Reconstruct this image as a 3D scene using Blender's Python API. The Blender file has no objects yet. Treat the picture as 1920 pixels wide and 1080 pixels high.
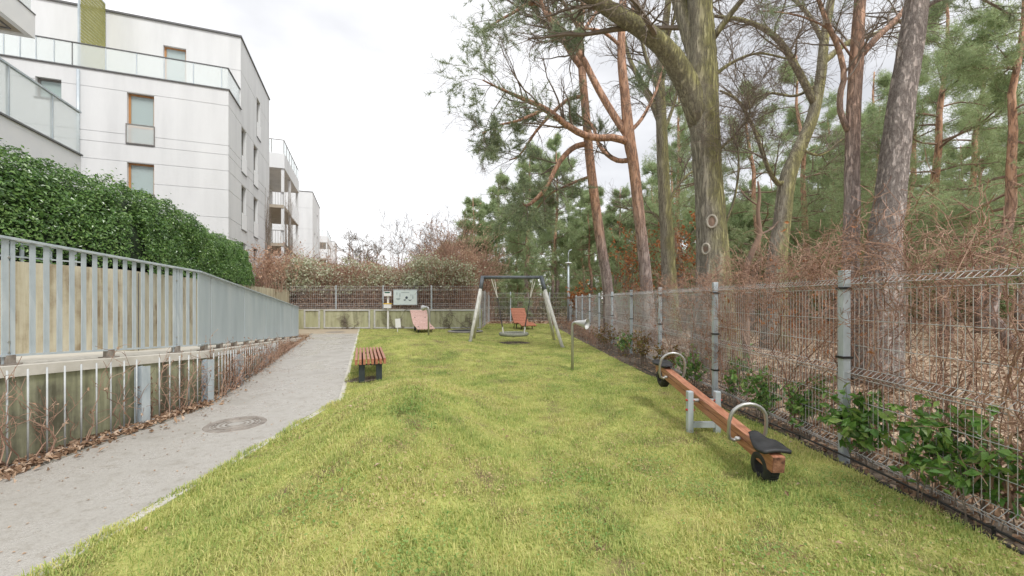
import bpy, bmesh, math, random
import numpy as np
from mathutils import Vector, Matrix

random.seed(7)
rng = np.random.default_rng(11)
SC = bpy.context.scene
COL = SC.collection
R = math.radians
EYE, F, CX, HZ = 1.55, 760.0, 960.0, 562.0      # eye height (m), focal length and horizon of the photograph

# ------------------------------------------------------------------ camera
cd = bpy.data.cameras.new('camera'); cam = bpy.data.objects.new('camera', cd); COL.objects.link(cam)
cam.location = (0, 0, EYE); cam.rotation_euler = (R(90), 0, 0)
cd.sensor_width = 36; cd.lens = F / 1920 * 36; cd.shift_y = (HZ - 540) / 1920
cd.clip_start = 0.05; cd.clip_end = 2000
SC.camera = cam

# ------------------------------------------------------------------ world: overcast sky
SUN_EL, SUN_ROT = R(52), R(144)
w = bpy.data.worlds.new('World'); SC.world = w; w.use_nodes = True
nt = w.node_tree; nt.nodes.clear()
wo = nt.nodes.new('ShaderNodeOutputWorld'); bg = nt.nodes.new('ShaderNodeBackground')
sky = nt.nodes.new('ShaderNodeTexSky'); sky.sky_type = 'NISHITA'; sky.sun_disc = False
sky.sun_elevation = SUN_EL; sky.sun_rotation = SUN_ROT
tc = nt.nodes.new('ShaderNodeTexCoord'); mp = nt.nodes.new('ShaderNodeMapping'); mp.inputs['Scale'].default_value = (1.0, 1.0, 2.2)
mp.inputs['Location'].default_value = (0.35, 0.1, 0.2)
ns = nt.nodes.new('ShaderNodeTexNoise'); ns.inputs['Scale'].default_value = 1.7; ns.inputs['Detail'].default_value = 5; ns.inputs['Roughness'].default_value = 0.5
cr = nt.nodes.new('ShaderNodeValToRGB')
cr.color_ramp.elements[0].position = 0.32; cr.color_ramp.elements[0].color = (4.5, 4.55, 4.75, 1)
cr.color_ramp.elements[1].position = 0.62; cr.color_ramp.elements[1].color = (8.4, 8.4, 8.45, 1)
mx = nt.nodes.new('ShaderNodeMixRGB'); mx.inputs[0].default_value = 0.93
L = nt.links.new
L(tc.outputs['Generated'], mp.inputs[0]); L(mp.outputs[0], ns.inputs['Vector']); L(ns.outputs[0], cr.inputs[0])
L(sky.outputs[0], mx.inputs[1]); L(cr.outputs[0], mx.inputs[2]); L(mx.outputs[0], bg.inputs[0]); L(bg.outputs[0], wo.inputs[0])
bg.inputs[1].default_value = 0.095

# ------------------------------------------------------------------ sun (soft, behind cloud)
sd = bpy.data.lights.new('sun', 'SUN'); sun = bpy.data.objects.new('sun', sd); COL.objects.link(sun)
sd.energy = 1.5; sd.angle = R(14); sd.color = (1.0, 0.97, 0.92)
sdir = Vector((-0.36, 0.50, -0.79)); sun.rotation_euler = sdir.to_track_quat('-Z', 'Y').to_euler(); sun.location = (20, -20, 40)
SC.view_settings.view_transform = 'Standard'; SC.view_settings.look = 'None'
SC.view_settings.exposure = 0.86; SC.view_settings.gamma = 1.0
SC.cycles.max_bounces = 8; SC.cycles.diffuse_bounces = 5; SC.cycles.transparent_max_bounces = 12; SC.cycles.caustics_reflective = False; SC.cycles.caustics_refractive = False

# ------------------------------------------------------------------ helpers
def at(px, py, d):
    """point seen at photo pixel (px,py) at depth d"""
    return np.array(((px - CX) / F * d, d, EYE + (HZ - py) / F * d))

def nrm(a):
    a = np.asarray(a, float); return a / np.maximum(np.linalg.norm(a, axis=-1, keepdims=True), 1e-9)

def tubes(P, Rr, sides=3, cap=False, twist=0):
    """P (N,K,3) polylines, Rr (N,K) radii -> verts, quad faces (and cap polygons)"""
    P = np.asarray(P, float); Rr = np.asarray(Rr, float)
    N, K, _ = P.shape
    T = np.empty_like(P); T[:, 1:-1] = P[:, 2:] - P[:, :-2] if K > 2 else T[:, 1:-1]
    T[:, 0] = P[:, 1] - P[:, 0]; T[:, -1] = P[:, -1] - P[:, -2]
    T = nrm(T)
    ref = np.where(np.abs(T[:, :1, 2:3]) > 0.8, np.array([[[1., 0, 0]]]), np.array([[[0, 0, 1.]]]))
    ref = np.broadcast_to(ref, T.shape)
    A = nrm(np.cross(T, ref)); B = np.cross(T, A)
    an = np.arange(sides) / sides * 2 * math.pi + twist
    V = P[:, :, None, :] + Rr[:, :, None, None] * (A[:, :, None, :] * np.cos(an)[None, None, :, None] + B[:, :, None, :] * np.sin(an)[None, None, :, None])
    idx = np.arange(N * K * sides).reshape(N, K, sides)
    a = idx[:, :-1, :]; b = np.roll(idx, -1, axis=2)[:, :-1, :]; c = np.roll(idx, -1, axis=2)[:, 1:, :]; d = idx[:, 1:, :]
    Fq = np.stack([a, b, c, d], -1).reshape(-1, 4)
    caps = None
    if cap:
        caps = np.concatenate([idx[:, 0, ::-1], idx[:, -1, :]], 0)
    return V.reshape(-1, 3), Fq, caps

class MB:
    def __init__(s): s.V = []; s.Fs = []; s.n = 0
    def add(s, V, *faces):
        V = np.asarray(V, float).reshape(-1, 3)
        for f in faces:
            if f is not None and len(f): s.Fs.append(np.asarray(f, np.int64) + s.n)
        s.V.append(V); s.n += len(V); return s
    def box(s, c, size, ax=None):
        c = np.asarray(c, float); h = np.asarray(size, float) / 2
        g = np.array([[x, y, z] for x in (-1, 1) for y in (-1, 1) for z in (-1, 1)], float) * h
        if ax is not None: g = g @ np.asarray(ax, float)
        return s.add(g + c, [[0, 1, 3, 2], [4, 6, 7, 5], [0, 4, 5, 1], [2, 3, 7, 6], [0, 2, 6, 4], [1, 5, 7, 3]])
    def beam(s, p0, p1, wd, ht, up=(0, 0, 1)):
        """rectangular bar from p0 to p1, wd across, ht along up"""
        p0 = np.asarray(p0, float); p1 = np.asarray(p1, float); d = nrm(p1 - p0)
        a = nrm(np.cross(d, up)); b = np.cross(a, d)
        return s.box((p0 + p1) / 2, (np.linalg.norm(p1 - p0), wd, ht), np.array([d, a, b]))
    def tube(s, pts, r, sides=8, cap=True):
        pts = np.asarray(pts, float); r = np.full(len(pts), r) if np.isscalar(r) else np.asarray(r, float)
        V, Fq, c = tubes(pts[None], r[None], sides, cap); return s.add(V, Fq, c)
    def many(s, P, Rr, sides=3):
        V, Fq, c = tubes(P, Rr, sides); return s.add(V, Fq)
    def prism(s, poly, z0, z1):
        """poly (n,2) ccw extruded z0..z1 (z may be arrays)"""
        poly = np.asarray(poly, float); n = len(poly)
        z0 = np.broadcast_to(z0, (n,)); z1 = np.broadcast_to(z1, (n,))
        V = np.concatenate([np.c_[poly, z0], np.c_[poly, z1]])
        q = [[i, (i + 1) % n, n + (i + 1) % n, n + i] for i in range(n)]
        return s.add(V, q, [list(range(n))[::-1]], [[n + i for i in range(n)]])
    def torus(s, c, Rm, r, ax=None, n=24, m=8, a0=0, a1=2 * math.pi):
        full = abs(a1 - a0 - 2 * math.pi) < 1e-6
        a = np.linspace(a0, a1, n + 1)
        pts = np.c_[np.cos(a) * Rm, np.sin(a) * Rm, np.zeros(n + 1)]
        if ax is not None: pts = pts @ np.asarray(ax, float)
        return s.tube(pts + np.asarray(c), r, m, not full)
    def lathe(s, prof, c=(0, 0, 0), n=24, ax=None):
        prof = np.asarray(prof, float); k = len(prof); a = np.arange(n) / n * 2 * math.pi
        V = np.stack([prof[:, None, 0] * np.cos(a), prof[:, None, 0] * np.sin(a), np.broadcast_to(prof[:, None, 1], (k, n))], -1).reshape(-1, 3)
        if ax is not None: V = V @ np.asarray(ax, float)
        idx = np.arange(k * n).reshape(k, n); r = np.roll(idx, -1, 1)
        q = np.stack([idx[:-1], r[:-1], r[1:], idx[1:]], -1).reshape(-1, 4)
        return s.add(V + np.asarray(c), q)
    def mesh(s, name, smooth=False):
        V = np.concatenate(s.V); me = bpy.data.meshes.new(name)
        me.vertices.add(len(V)); me.vertices.foreach_set('co', V.astype(np.float32).ravel())
        li = np.concatenate([f.ravel() for f in s.Fs]); ln = np.concatenate([np.full(len(f), f.shape[1]) for f in s.Fs])
        me.loops.add(len(li)); me.loops.foreach_set('vertex_index', li.astype(np.int32))
        me.polygons.add(len(ln)); st = np.concatenate([[0], np.cumsum(ln)[:-1]])
        me.polygons.foreach_set('loop_start', st.astype(np.int32))
        me.update(calc_edges=True)
        me.polygons.foreach_set('use_smooth', np.full(len(ln), bool(smooth)))
        return me
    def build(s, name, mat, parent=None, smooth=False, bevel=0):
        return link(name, s.mesh(name, smooth), mat, parent, bevel)

def link(name, me, mat, parent=None, bevel=0):
    o = bpy.data.objects.new(name, me); COL.objects.link(o)
    if mat is not None and len(me.materials) == 0: me.materials.append(mat)
    if parent is not None: o.parent = parent; o.matrix_parent_inverse = Matrix.Translation(-parent.location)
    if bevel:
        m = o.modifiers.new('bevel', 'BEVEL'); m.width = bevel; m.segments = 2; m.limit_method = 'ANGLE'
    return o

def tag(o, label=None, cat=None, group=None, kind=None):
    if label: o['label'] = label
    if cat: o['category'] = cat
    if group: o['group'] = group
    if kind: o['kind'] = kind
    return o

def thing(name, loc, label, cat, group=None):
    o = bpy.data.objects.new(name, None); COL.objects.link(o); o.location = tuple(float(x) for x in loc)
    o.empty_display_size = 0.2
    bpy_loc[o.name] = loc
    return tag(o, label, cat, group)
bpy_loc = {}

def copy_tree(o, loc, label=None, rotz=None, scale=None):
    c = o.copy(); COL.objects.link(c); c.location = tuple(float(x) for x in loc)
    if rotz is not None: c.rotation_euler = (0, 0, rotz)
    if scale is not None: c.scale = (scale,) * 3 if np.isscalar(scale) else scale
    if label: c['label'] = label
    for ch in [x for x in o.children]:
        d = ch.copy(); COL.objects.link(d); d.parent = c
        for g in [x for x in ch.children]:
            e = g.copy(); COL.objects.link(e); e.parent = d
    return c

# ------------------------------------------------------------------ materials
def newmat(name):
    m = bpy.data.materials.new(name); m.use_nodes = True; t = m.node_tree
    b = t.nodes['Principled BSDF']; return m, t, b
def node(t, kind, **k):
    n = t.nodes.new(kind)
    for a, v in k.items():
        if a in n.inputs: n.inputs[a].default_value = v
        else: setattr(n, a, v)
    return n
def c4(c): return (*c, 1)
def ramp(t, stops):
    r = t.nodes.new('ShaderNodeValToRGB'); e = r.color_ramp.elements
    while len(e) < len(stops): e.new(0.5)
    for i, (p, c) in enumerate(stops): e[i].position = p; e[i].color = c4(c)
    return r
def pm(name, stops, scale=5.0, detail=6, rough=0.7, metal=0.0, bump=0.0, bscale=None, stretch=(1, 1, 1), spec=0.5, dist=0.01, rvar=0.0, coat=0):
    """noise-coloured principled material in object coordinates"""
    m, t, b = newmat(name)
    tcn = node(t, 'ShaderNodeTexCoord'); mpn = node(t, 'ShaderNodeMapping'); mpn.inputs['Scale'].default_value = stretch
    n = node(t, 'ShaderNodeTexNoise', Scale=scale, Detail=detail, Roughness=0.6)
    t.links.new(tcn.outputs['Object'], mpn.inputs[0]); t.links.new(mpn.outputs[0], n.inputs['Vector'])
    k = len(stops)
    r = ramp(t, stops if len(stops[0]) == 2 else [(0.32 + 0.36 * i / max(1, k - 1), c) for i, c in enumerate(stops)])
    t.links.new(n.outputs[0], r.inputs[0]); t.links.new(r.outputs[0], b.inputs['Base Color'])
    b.inputs['Roughness'].default_value = rough; b.inputs['Metallic'].default_value = metal
    b.inputs['Specular IOR Level'].default_value = spec
    if coat: b.inputs['Coat Weight'].default_value = coat
    if rvar:
        mr = node(t, 'ShaderNodeMapRange'); mr.inputs[1].default_value = 0.3; mr.inputs[2].default_value = 0.7
        mr.inputs[3].default_value = rough - rvar; mr.inputs[4].default_value = rough + rvar
        t.links.new(n.outputs[0], mr.inputs[0]); t.links.new(mr.outputs[0], b.inputs['Roughness'])
    if bump:
        n2 = node(t, 'ShaderNodeTexNoise', Scale=bscale or scale * 6, Detail=5)
        t.links.new(mpn.outputs[0], n2.inputs['Vector'])
        bp = node(t, 'ShaderNodeBump', Strength=bump, Distance=dist)
        t.links.new(n2.outputs[0], bp.inputs['Height']); t.links.new(bp.outputs[0], b.inputs['Normal'])
    return m
def leafmat(name, cols, rough=0.5, spec=0.4, transl=0.25, patch=None, pscale=0.5):
    """each leaf or blade (mesh island) takes its own colour; patches across the plant"""
    m, t, b = newmat(name)
    g = node(t, 'ShaderNodeNewGeometry'); k = len(cols)
    r = ramp(t, [(i / (k - 1), c) for i, c in enumerate(cols)])
    src = g.outputs['Random Per Island']
    if patch is not None:
        tcn = node(t, 'ShaderNodeTexCoord'); n = node(t, 'ShaderNodeTexNoise', Scale=pscale, Detail=6, Roughness=0.65)
        t.links.new(tcn.outputs['Object'], n.inputs['Vector'])
        mr = node(t, 'ShaderNodeMapRange'); mr.inputs[1].default_value = 0.3; mr.inputs[2].default_value = 0.7
        t.links.new(n.outputs[0], mr.inputs[0])
        mm = node(t, 'ShaderNodeMix'); mm.data_type = 'FLOAT'; mm.inputs[0].default_value = patch
        t.links.new(src, mm.inputs[2]); t.links.new(mr.outputs[0], mm.inputs[3]); src = mm.outputs[0]
    t.links.new(src, r.inputs[0]); t.links.new(r.outputs[0], b.inputs['Base Color'])
    b.inputs['Roughness'].default_value = rough; b.inputs['Specular IOR Level'].default_value = spec
    if transl:
        tr = node(t, 'ShaderNodeBsdfTranslucent'); mixs = node(t, 'ShaderNodeMixShader'); mixs.inputs[0].default_value = transl
        t.links.new(r.outputs[0], tr.inputs[0]); t.links.new(b.outputs[0], mixs.inputs[1]); t.links.new(tr.outputs[0], mixs.inputs[2])
        t.links.new(mixs.outputs[0], t.nodes['Material Output'].inputs[0])
    return m
def glassmat(name, tint, diff, k, rough=0.03):
    """thin pane: part see-through, part pale colour painted in as sky reflection, glossy"""
    m, t, b = newmat(name)
    b.inputs['Base Color'].default_value = c4(diff); b.inputs['Roughness'].default_value = rough; b.inputs['Specular IOR Level'].default_value = 0.8  # pale base colour stands in for reflected sky
    tr = node(t, 'ShaderNodeBsdfTransparent'); tr.inputs[0].default_value = c4(tint)
    mi = node(t, 'ShaderNodeMixShader'); mi.inputs[0].default_value = k
    t.links.new(tr.outputs[0], mi.inputs[1]); t.links.new(b.outputs[0], mi.inputs[2]); t.links.new(mi.outputs[0], t.nodes['Material Output'].inputs[0])
    return m
def barkmat(name, low, high, z0, z1, moss=None, scale=9.0, ridge=(1, 1, 0.22), bump=0.9):
    """bark plates; colour turns from low to high bark between heights z0 and z1; moss on the weather side"""
    m, t, b = newmat(name)
    tcn = node(t, 'ShaderNodeTexCoord'); mpn = node(t, 'ShaderNodeMapping'); mpn.inputs['Scale'].default_value = ridge
    t.links.new(tcn.outputs['Object'], mpn.inputs[0])
    vo = node(t, 'ShaderNodeTexNoise', Scale=scale * .8, Detail=7, Roughness=.6)
    n = node(t, 'ShaderNodeTexNoise', Scale=scale * 0.9, Detail=8, Roughness=0.7)
    nd = node(t, 'ShaderNodeVectorMath'); nd.operation = 'MULTIPLY_ADD'; nd.inputs[1].default_value = (0.12,) * 3
    t.links.new(mpn.outputs[0], n.inputs['Vector']); t.links.new(n.outputs[1], nd.inputs[0]); t.links.new(mpn.outputs[0], nd.inputs[2])
    t.links.new(nd.outputs[0], vo.inputs['Vector'])
    sb1 = node(t, 'ShaderNodeMath'); sb1.operation = 'SUBTRACT'; sb1.inputs[1].default_value = .5; ab1 = node(t, 'ShaderNodeMath'); ab1.operation = 'ABSOLUTE'; t.links.new(vo.outputs[0], sb1.inputs[0]); t.links.new(sb1.outputs[0], ab1.inputs[0])
    r1 = ramp(t, [(0.25, low[0]), (0.5, low[1]), (0.75, low[2])]); r2 = ramp(t, [(0.25, high[0]), (0.5, high[1]), (0.75, high[2])])
    t.links.new(n.outputs[0], r1.inputs[0]); t.links.new(n.outputs[0], r2.inputs[0])
    sx = node(t, 'ShaderNodeSeparateXYZ'); t.links.new(tcn.outputs['Object'], sx.inputs[0])
    n3 = node(t, 'ShaderNodeTexNoise', Scale=1.3, Detail=4); t.links.new(tcn.outputs['Object'], n3.inputs['Vector'])
    ad = node(t, 'ShaderNodeMath'); ad.operation = 'MULTIPLY_ADD'; ad.inputs[1].default_value = 2.5
    t.links.new(n3.outputs[0], ad.inputs[0]); t.links.new(sx.outputs[2], ad.inputs[2])
    mr = node(t, 'ShaderNodeMapRange'); mr.inputs[1].default_value = z0 + 1.25; mr.inputs[2].default_value = z1 + 1.25
    t.links.new(ad.outputs[0], mr.inputs[0])
    mx = node(t, 'ShaderNodeMixRGB'); t.links.new(mr.outputs[0], mx.inputs[0]); t.links.new(r1.outputs[0], mx.inputs[1]); t.links.new(r2.outputs[0], mx.inputs[2])
    out = mx.outputs[0]
    if moss:
        ge = node(t, 'ShaderNodeNewGeometry'); dp = node(t, 'ShaderNodeVectorMath'); dp.operation = 'DOT_PRODUCT'; dp.inputs[1].default_value = (0.85, -0.3, 0.25)
        t.links.new(ge.outputs['Normal'], dp.inputs[0])
        a2 = node(t, 'ShaderNodeMath'); a2.operation = 'MULTIPLY_ADD'; a2.inputs[1].default_value = 1.6
        t.links.new(n3.outputs[0], a2.inputs[0]); t.links.new(dp.outputs['Value'], a2.inputs[2])
        m2 = node(t, 'ShaderNodeMapRange'); m2.inputs[1].default_value = 0.45; m2.inputs[2].default_value = 1.25; m2.inputs[4].default_value = 0.85
        t.links.new(a2.outputs[0], m2.inputs[0])
        r3 = ramp(t, [(0.3, moss[0]), (0.7, moss[1])]); t.links.new(n.outputs[0], r3.inputs[0])
        mx2 = node(t, 'ShaderNodeMixRGB'); t.links.new(m2.outputs[0], mx2.inputs[0]); t.links.new(out, mx2.inputs[1]); t.links.new(r3.outputs[0], mx2.inputs[2]); out = mx2.outputs[0]
    fr_ = node(t, 'ShaderNodeMapRange'); fr_.inputs[1].default_value = 0.0; fr_.inputs[2].default_value = 0.045; fr_.inputs[3].default_value = .75; fr_.inputs[4].default_value = 0; t.links.new(ab1.outputs[0], fr_.inputs[0])
    mf = node(t, 'ShaderNodeMixRGB'); mf.inputs[2].default_value = c4([x * .55 for x in low[0]]); t.links.new(fr_.outputs[0], mf.inputs[0]); t.links.new(out, mf.inputs[1]); out = mf.outputs[0]
    t.links.new(out, b.inputs['Base Color']); b.inputs['Roughness'].default_value = 0.9; b.inputs['Specular IOR Level'].default_value = 0.2
    mrr = node(t, 'ShaderNodeMapRange'); mrr.inputs[1].default_value = 0; mrr.inputs[2].default_value = 0.10
    t.links.new(ab1.outputs[0], mrr.inputs[0])
    a3 = node(t, 'ShaderNodeMath'); a3.operation = 'MULTIPLY_ADD'; a3.inputs[1].default_value = 0.6
    t.links.new(n.outputs[0], a3.inputs[0]); t.links.new(mrr.outputs[0], a3.inputs[2])
    bp = node(t, 'ShaderNodeBump', Strength=bump, Distance=0.03); t.links.new(a3.outputs[0], bp.inputs['Height']); t.links.new(bp.outputs[0], b.inputs['Normal'])
    return m

M = {}
M['galv'] = pm('galvanised_steel', [(.42, .48, .52), (.50, .56, .60), (.58, .63, .66)], 7, rough=0.5, metal=0.25, bump=0.05, stretch=(1, 1, .4))
M['wire'] = pm('galvanised_wire', [(.46, .47, .47), (.60, .60, .59)], 9, rough=0.5, metal=0.1)
M['rodgrey'] = pm('weathered_rod', [(.42, .44, .45), (.55, .57, .57)], 9, rough=.6)
M['panel'] = pm('grey_sheet_metal', [(.42, .49, .53), (.48, .55, .59), (.55, .61, .64)], 2.2, rough=0.55, metal=0.1, bump=0.05, stretch=(1, 1, .25))
M['render'] = pm('white_render', [(.645, .655, .665), (.70, .71, .72), (.74, .75, .76)], 0.8, rough=0.9, bump=0.12, bscale=60, stretch=(1.6, 1.6, .28), spec=0.2, dist=.004)
M['trim'] = pm('dark_trim', [(.10, .10, .105), (.15, .15, .15)], 8, rough=0.5)
M['frame'] = pm('brown_window_frame', [(.40, .18, .065), (.50, .26, .105)], 5, rough=0.5, stretch=(1, 1, .2))
M['darkframe'] = pm('dark_window_frame', [(.16, .15, .14), (.24, .22, .21)], 5, rough=0.5)
M['curtain'] = pm('curtain_cloth', [(.72, .78, .77), (.84, .87, .86)], 4, rough=0.9, stretch=(6, 6, .4))
M['green_blind'] = pm('green_blind', [(.25, .52, .40), (.36, .60, .50)], 4, rough=0.8, stretch=(.3, .3, 5))
M['void'] = pm('room_inside', [(.10, .11, .12), (.20, .21, .22)], 1.2, rough=0.9)
M['pane'] = glassmat('window_glass', (.9, .95, .95), (.60, .67, .67), 0.45)
M['glass'] = glassmat('balustrade_glass', (.95, .975, .97), (.84, .865, .865), 0.36, 0.08)
M['soffit'] = pm('tan_soffit', [(.38, .33, .26), (.45, .39, .31)], 3, rough=0.8)
M['lime'] = pm('lime_slat', [(.27, .265, .07), (.36, .345, .11)], 4, rough=0.6)
M['whitepanel'] = pm('white_panel', [(.78, .79, .80), (.84, .84, .84)], 2, rough=0.5)
M['path'] = None
def pathmat():
    m, t, b = newmat('fine_gravel_path')
    tcn = node(t, 'ShaderNodeTexCoord')
    n1 = node(t, 'ShaderNodeTexNoise', Scale=0.9, Detail=7, Roughness=0.65); n2 = node(t, 'ShaderNodeTexNoise', Scale=55.0, Detail=6, Roughness=0.75); n3 = node(t, 'ShaderNodeTexNoise', Scale=9.0, Detail=6, Roughness=0.7)
    vo = node(t, 'ShaderNodeTexVoronoi', Scale=130.0)
    for n in (n1, n2, n3, vo): t.links.new(tcn.outputs['Object'], n.inputs['Vector'])
    r = ramp(t, [(.3, (.34, .32, .29)), (.5, (.45, .43, .40)), (.70, (.55, .53, .50))]); t.links.new(n1.outputs[0], r.inputs[0])
    r2 = ramp(t, [(.25, (.72, .70, .68)), (.5, (.98, .98, .97)), (.75, (1.10, 1.10, 1.09))]); t.links.new(n2.outputs[0], r2.inputs[0])
    r3 = ramp(t, [(.30, (.72, .69, .64)), (.48, (1, 1, 1))]); t.links.new(n3.outputs[0], r3.inputs[0])
    m1 = node(t, 'ShaderNodeMixRGB', blend_type='MULTIPLY'); m1.inputs[0].default_value = 1; m2 = node(t, 'ShaderNodeMixRGB', blend_type='MULTIPLY'); m2.inputs[0].default_value = .8
    t.links.new(r.outputs[0], m1.inputs[1]); t.links.new(r2.outputs[0], m1.inputs[2]); t.links.new(m1.outputs[0], m2.inputs[1]); t.links.new(r3.outputs[0], m2.inputs[2])
    t.links.new(m2.outputs[0], b.inputs['Base Color'])
    mr = node(t, 'ShaderNodeMapRange'); mr.inputs[1].default_value = .42; mr.inputs[2].default_value = .58; mr.inputs[3].default_value = .55; mr.inputs[4].default_value = .16
    t.links.new(n1.outputs[0], mr.inputs[0]); t.links.new(mr.outputs[0], b.inputs['Roughness'])
    ad = node(t, 'ShaderNodeMath'); ad.operation = 'ADD'; t.links.new(n2.outputs[0], ad.inputs[0]); t.links.new(vo.outputs['Distance'], ad.inputs[1])
    bp = node(t, 'ShaderNodeBump', Strength=.5, Distance=.006); t.links.new(ad.outputs[0], bp.inputs['Height']); t.links.new(bp.outputs[0], b.inputs['Normal'])
    return m
M['path'] = pathmat()
M['paving'] = pm('beige_paving', [(.34, .28, .20), (.45, .38, .29)], 3, rough=.8, bump=.3)
M['kerb'] = pm('kerb_concrete', [(.44, .42, .37), (.57, .55, .50)], 5, rough=.9, bump=.3)
M['kerbdark'] = pm('kerb_concrete_mossy', [(.20, .19, .16), (.33, .31, .27)], 5, rough=.9, bump=.3)
def concretemat(name, cols, algae, amt, sc=2.2):
    """board-marked concrete with rain streaks and algae"""
    m, t, b = newmat(name)
    tcn = node(t, 'ShaderNodeTexCoord'); mpn = node(t, 'ShaderNodeMapping'); mpn.inputs['Scale'].default_value = (1, 1, .07)
    t.links.new(tcn.outputs['Object'], mpn.inputs[0])
    n1 = node(t, 'ShaderNodeTexNoise', Scale=sc * 2.5, Detail=8, Roughness=.68); n2 = node(t, 'ShaderNodeTexNoise', Scale=1.7, Detail=6, Roughness=.65); n3 = node(t, 'ShaderNodeTexNoise', Scale=14.0, Detail=6)
    t.links.new(mpn.outputs[0], n1.inputs['Vector']); t.links.new(tcn.outputs['Object'], n2.inputs['Vector']); t.links.new(tcn.outputs['Object'], n3.inputs['Vector'])
    av = node(t, 'ShaderNodeMix'); av.data_type = 'FLOAT'; av.inputs[0].default_value = .42; t.links.new(n1.outputs[0], av.inputs[2]); t.links.new(n2.outputs[0], av.inputs[3])
    r = ramp(t, [(.40, cols[0]), (.49, cols[1]), (.57, cols[2])]); t.links.new(av.outputs[0], r.inputs[0])
    a = node(t, 'ShaderNodeMath'); a.operation = 'MULTIPLY_ADD'; a.inputs[1].default_value = .6; t.links.new(n1.outputs[0], a.inputs[0]); t.links.new(n2.outputs[0], a.inputs[2])
    mr = node(t, 'ShaderNodeMapRange'); mr.inputs[1].default_value = .68; mr.inputs[2].default_value = .95; mr.inputs[4].default_value = amt
    t.links.new(a.outputs[0], mr.inputs[0])
    mx = node(t, 'ShaderNodeMixRGB'); mx.inputs[2].default_value = c4(algae); t.links.new(mr.outputs[0], mx.inputs[0]); t.links.new(r.outputs[0], mx.inputs[1])
    t.links.new(mx.outputs[0], b.inputs['Base Color']); b.inputs['Roughness'].default_value = .9; b.inputs['Specular IOR Level'].default_value = .25
    bp = node(t, 'ShaderNodeBump', Strength=.25, Distance=.01); t.links.new(n3.outputs[0], bp.inputs['Height']); t.links.new(bp.outputs[0], b.inputs['Normal'])
    return m
M['conc_up'] = concretemat('stained_concrete_pale', [(.26, .20, .12), (.52, .46, .35), (.72, .67, .57)], (.44, .41, .23), .5)
M['conc_low'] = concretemat('stained_concrete_green', [(.13, .125, .085), (.27, .265, .19), (.46, .45, .35)], (.27, .29, .13), .6)
M['conc_back'] = concretemat('stained_concrete_back', [(.24, .24, .15), (.42, .41, .28), (.58, .56, .44)], (.30, .33, .14), .6)
M['slab'] = pm('pale_slab', [(.50, .47, .41), (.64, .61, .55)], 4, rough=.85, bump=.2)
M['lawn'] = pm('turf_ground', [(.16, .12, .07), (.30, .30, .10), (.42, .43, .14)], 2.6, detail=9, rough=.95, bump=.7, bscale=45, spec=.1)
M['grass'] = leafmat('grass_blade', [(.11, .19, .05), (.30, .41, .115), (.52, .565, .19), (.71, .66, .29), (.65, .52, .31)], .6, .25, .4, .5, 1.1)
M['soil'] = pm('bed_soil', [(.055, .043, .032), (.12, .095, .07), (.20, .155, .115)], 9, detail=9, rough=.95, bump=.8, bscale=40)
M['litter'] = pm('woodland_leaf_litter', [(.20, .15, .105), (.38, .29, .205), (.55, .44, .32)], 3.5, detail=10, rough=.95, bump=.9, bscale=28, dist=.03)
M['leaf_brown'] = leafmat('fallen_leaf', [(.17, .10, .065), (.32, .205, .13), (.45, .31, .21), (.54, .42, .32)], .7, .2, .15)
M['leaf_rust'] = leafmat('rust_leaf', [(.28, .10, .03), (.42, .17, .06), (.50, .26, .12)], .6, .3, .3)
M['hedge'] = leafmat('hedge_leaf', [(.03, .07, .02), (.085, .18, .045), (.16, .285, .07), (.32, .44, .15)], .32, .65, .22, .4, 1.6)
M['core'] = pm('hedge_inner_core', [(.010, .022, .008), (.025, .045, .015)], 6, rough=.95, bump=.5)
M['mahonia'] = leafmat('bed_shrub_leaf', [(.06, .15, .03), (.12, .26, .05), (.20, .36, .08), (.30, .40, .11)], .38, .55, .2)
M['redshrub'] = leafmat('reddish_shrub_leaf', [(.14, .10, .03), (.26, .13, .05), (.30, .22, .07), (.18, .20, .05)], .5, .4, .2)
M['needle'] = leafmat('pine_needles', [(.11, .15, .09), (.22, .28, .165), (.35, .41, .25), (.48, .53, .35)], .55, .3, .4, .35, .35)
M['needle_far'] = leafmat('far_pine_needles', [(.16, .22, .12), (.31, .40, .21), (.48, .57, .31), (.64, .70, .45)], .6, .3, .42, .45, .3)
M['under'] = leafmat('undergrowth_leaf', [(.12, .13, .07), (.20, .22, .10), (.27, .20, .12), (.38, .28, .18)], .7, .2, .3, .6, .25)
M['clover'] = leafmat('clover_leaf', [(.16, .28, .07), (.30, .42, .13)], .6, .3, .3)
M['thatch'] = leafmat('dry_thatch', [(.22, .15, .07), (.42, .32, .17), (.56, .46, .27)], .8, .1, .2)
M['twig'] = pm('twig_bark', [(.13, .105, .085), (.25, .205, .165)], 5, rough=.9)
M['redtwig'] = leafmat('reddish_twig', [(.19, .115, .085), (.34, .21, .155), (.46, .31, .23)], .8, .2, 0)
M['palefluff'] = leafmat('pale_seed_head', [(.36, .40, .24), (.54, .57, .40), (.72, .72, .60)], .8, .2, .3)
M['brushleaf'] = leafmat('brush_leaf', [(.26, .14, .10), (.46, .28, .20), (.62, .44, .32), (.50, .48, .28)], .8, .2, .25, .45, .35)
M['bark_pine'] = barkmat('pine_bark', [(.21, .16, .145), (.40, .32, .29), (.56, .48, .45)], [(.36, .19, .12), (.62, .37, .25), (.72, .51, .39)], 3.0, 5.5)
M['bark_pine_low'] = barkmat('pine_bark_low', [(.27, .22, .205), (.52, .44, .41), (.70, .62, .59)], [(.36, .21, .15), (.62, .40, .29), (.72, .53, .42)], 3.2, 6.2, scale=15)
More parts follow.
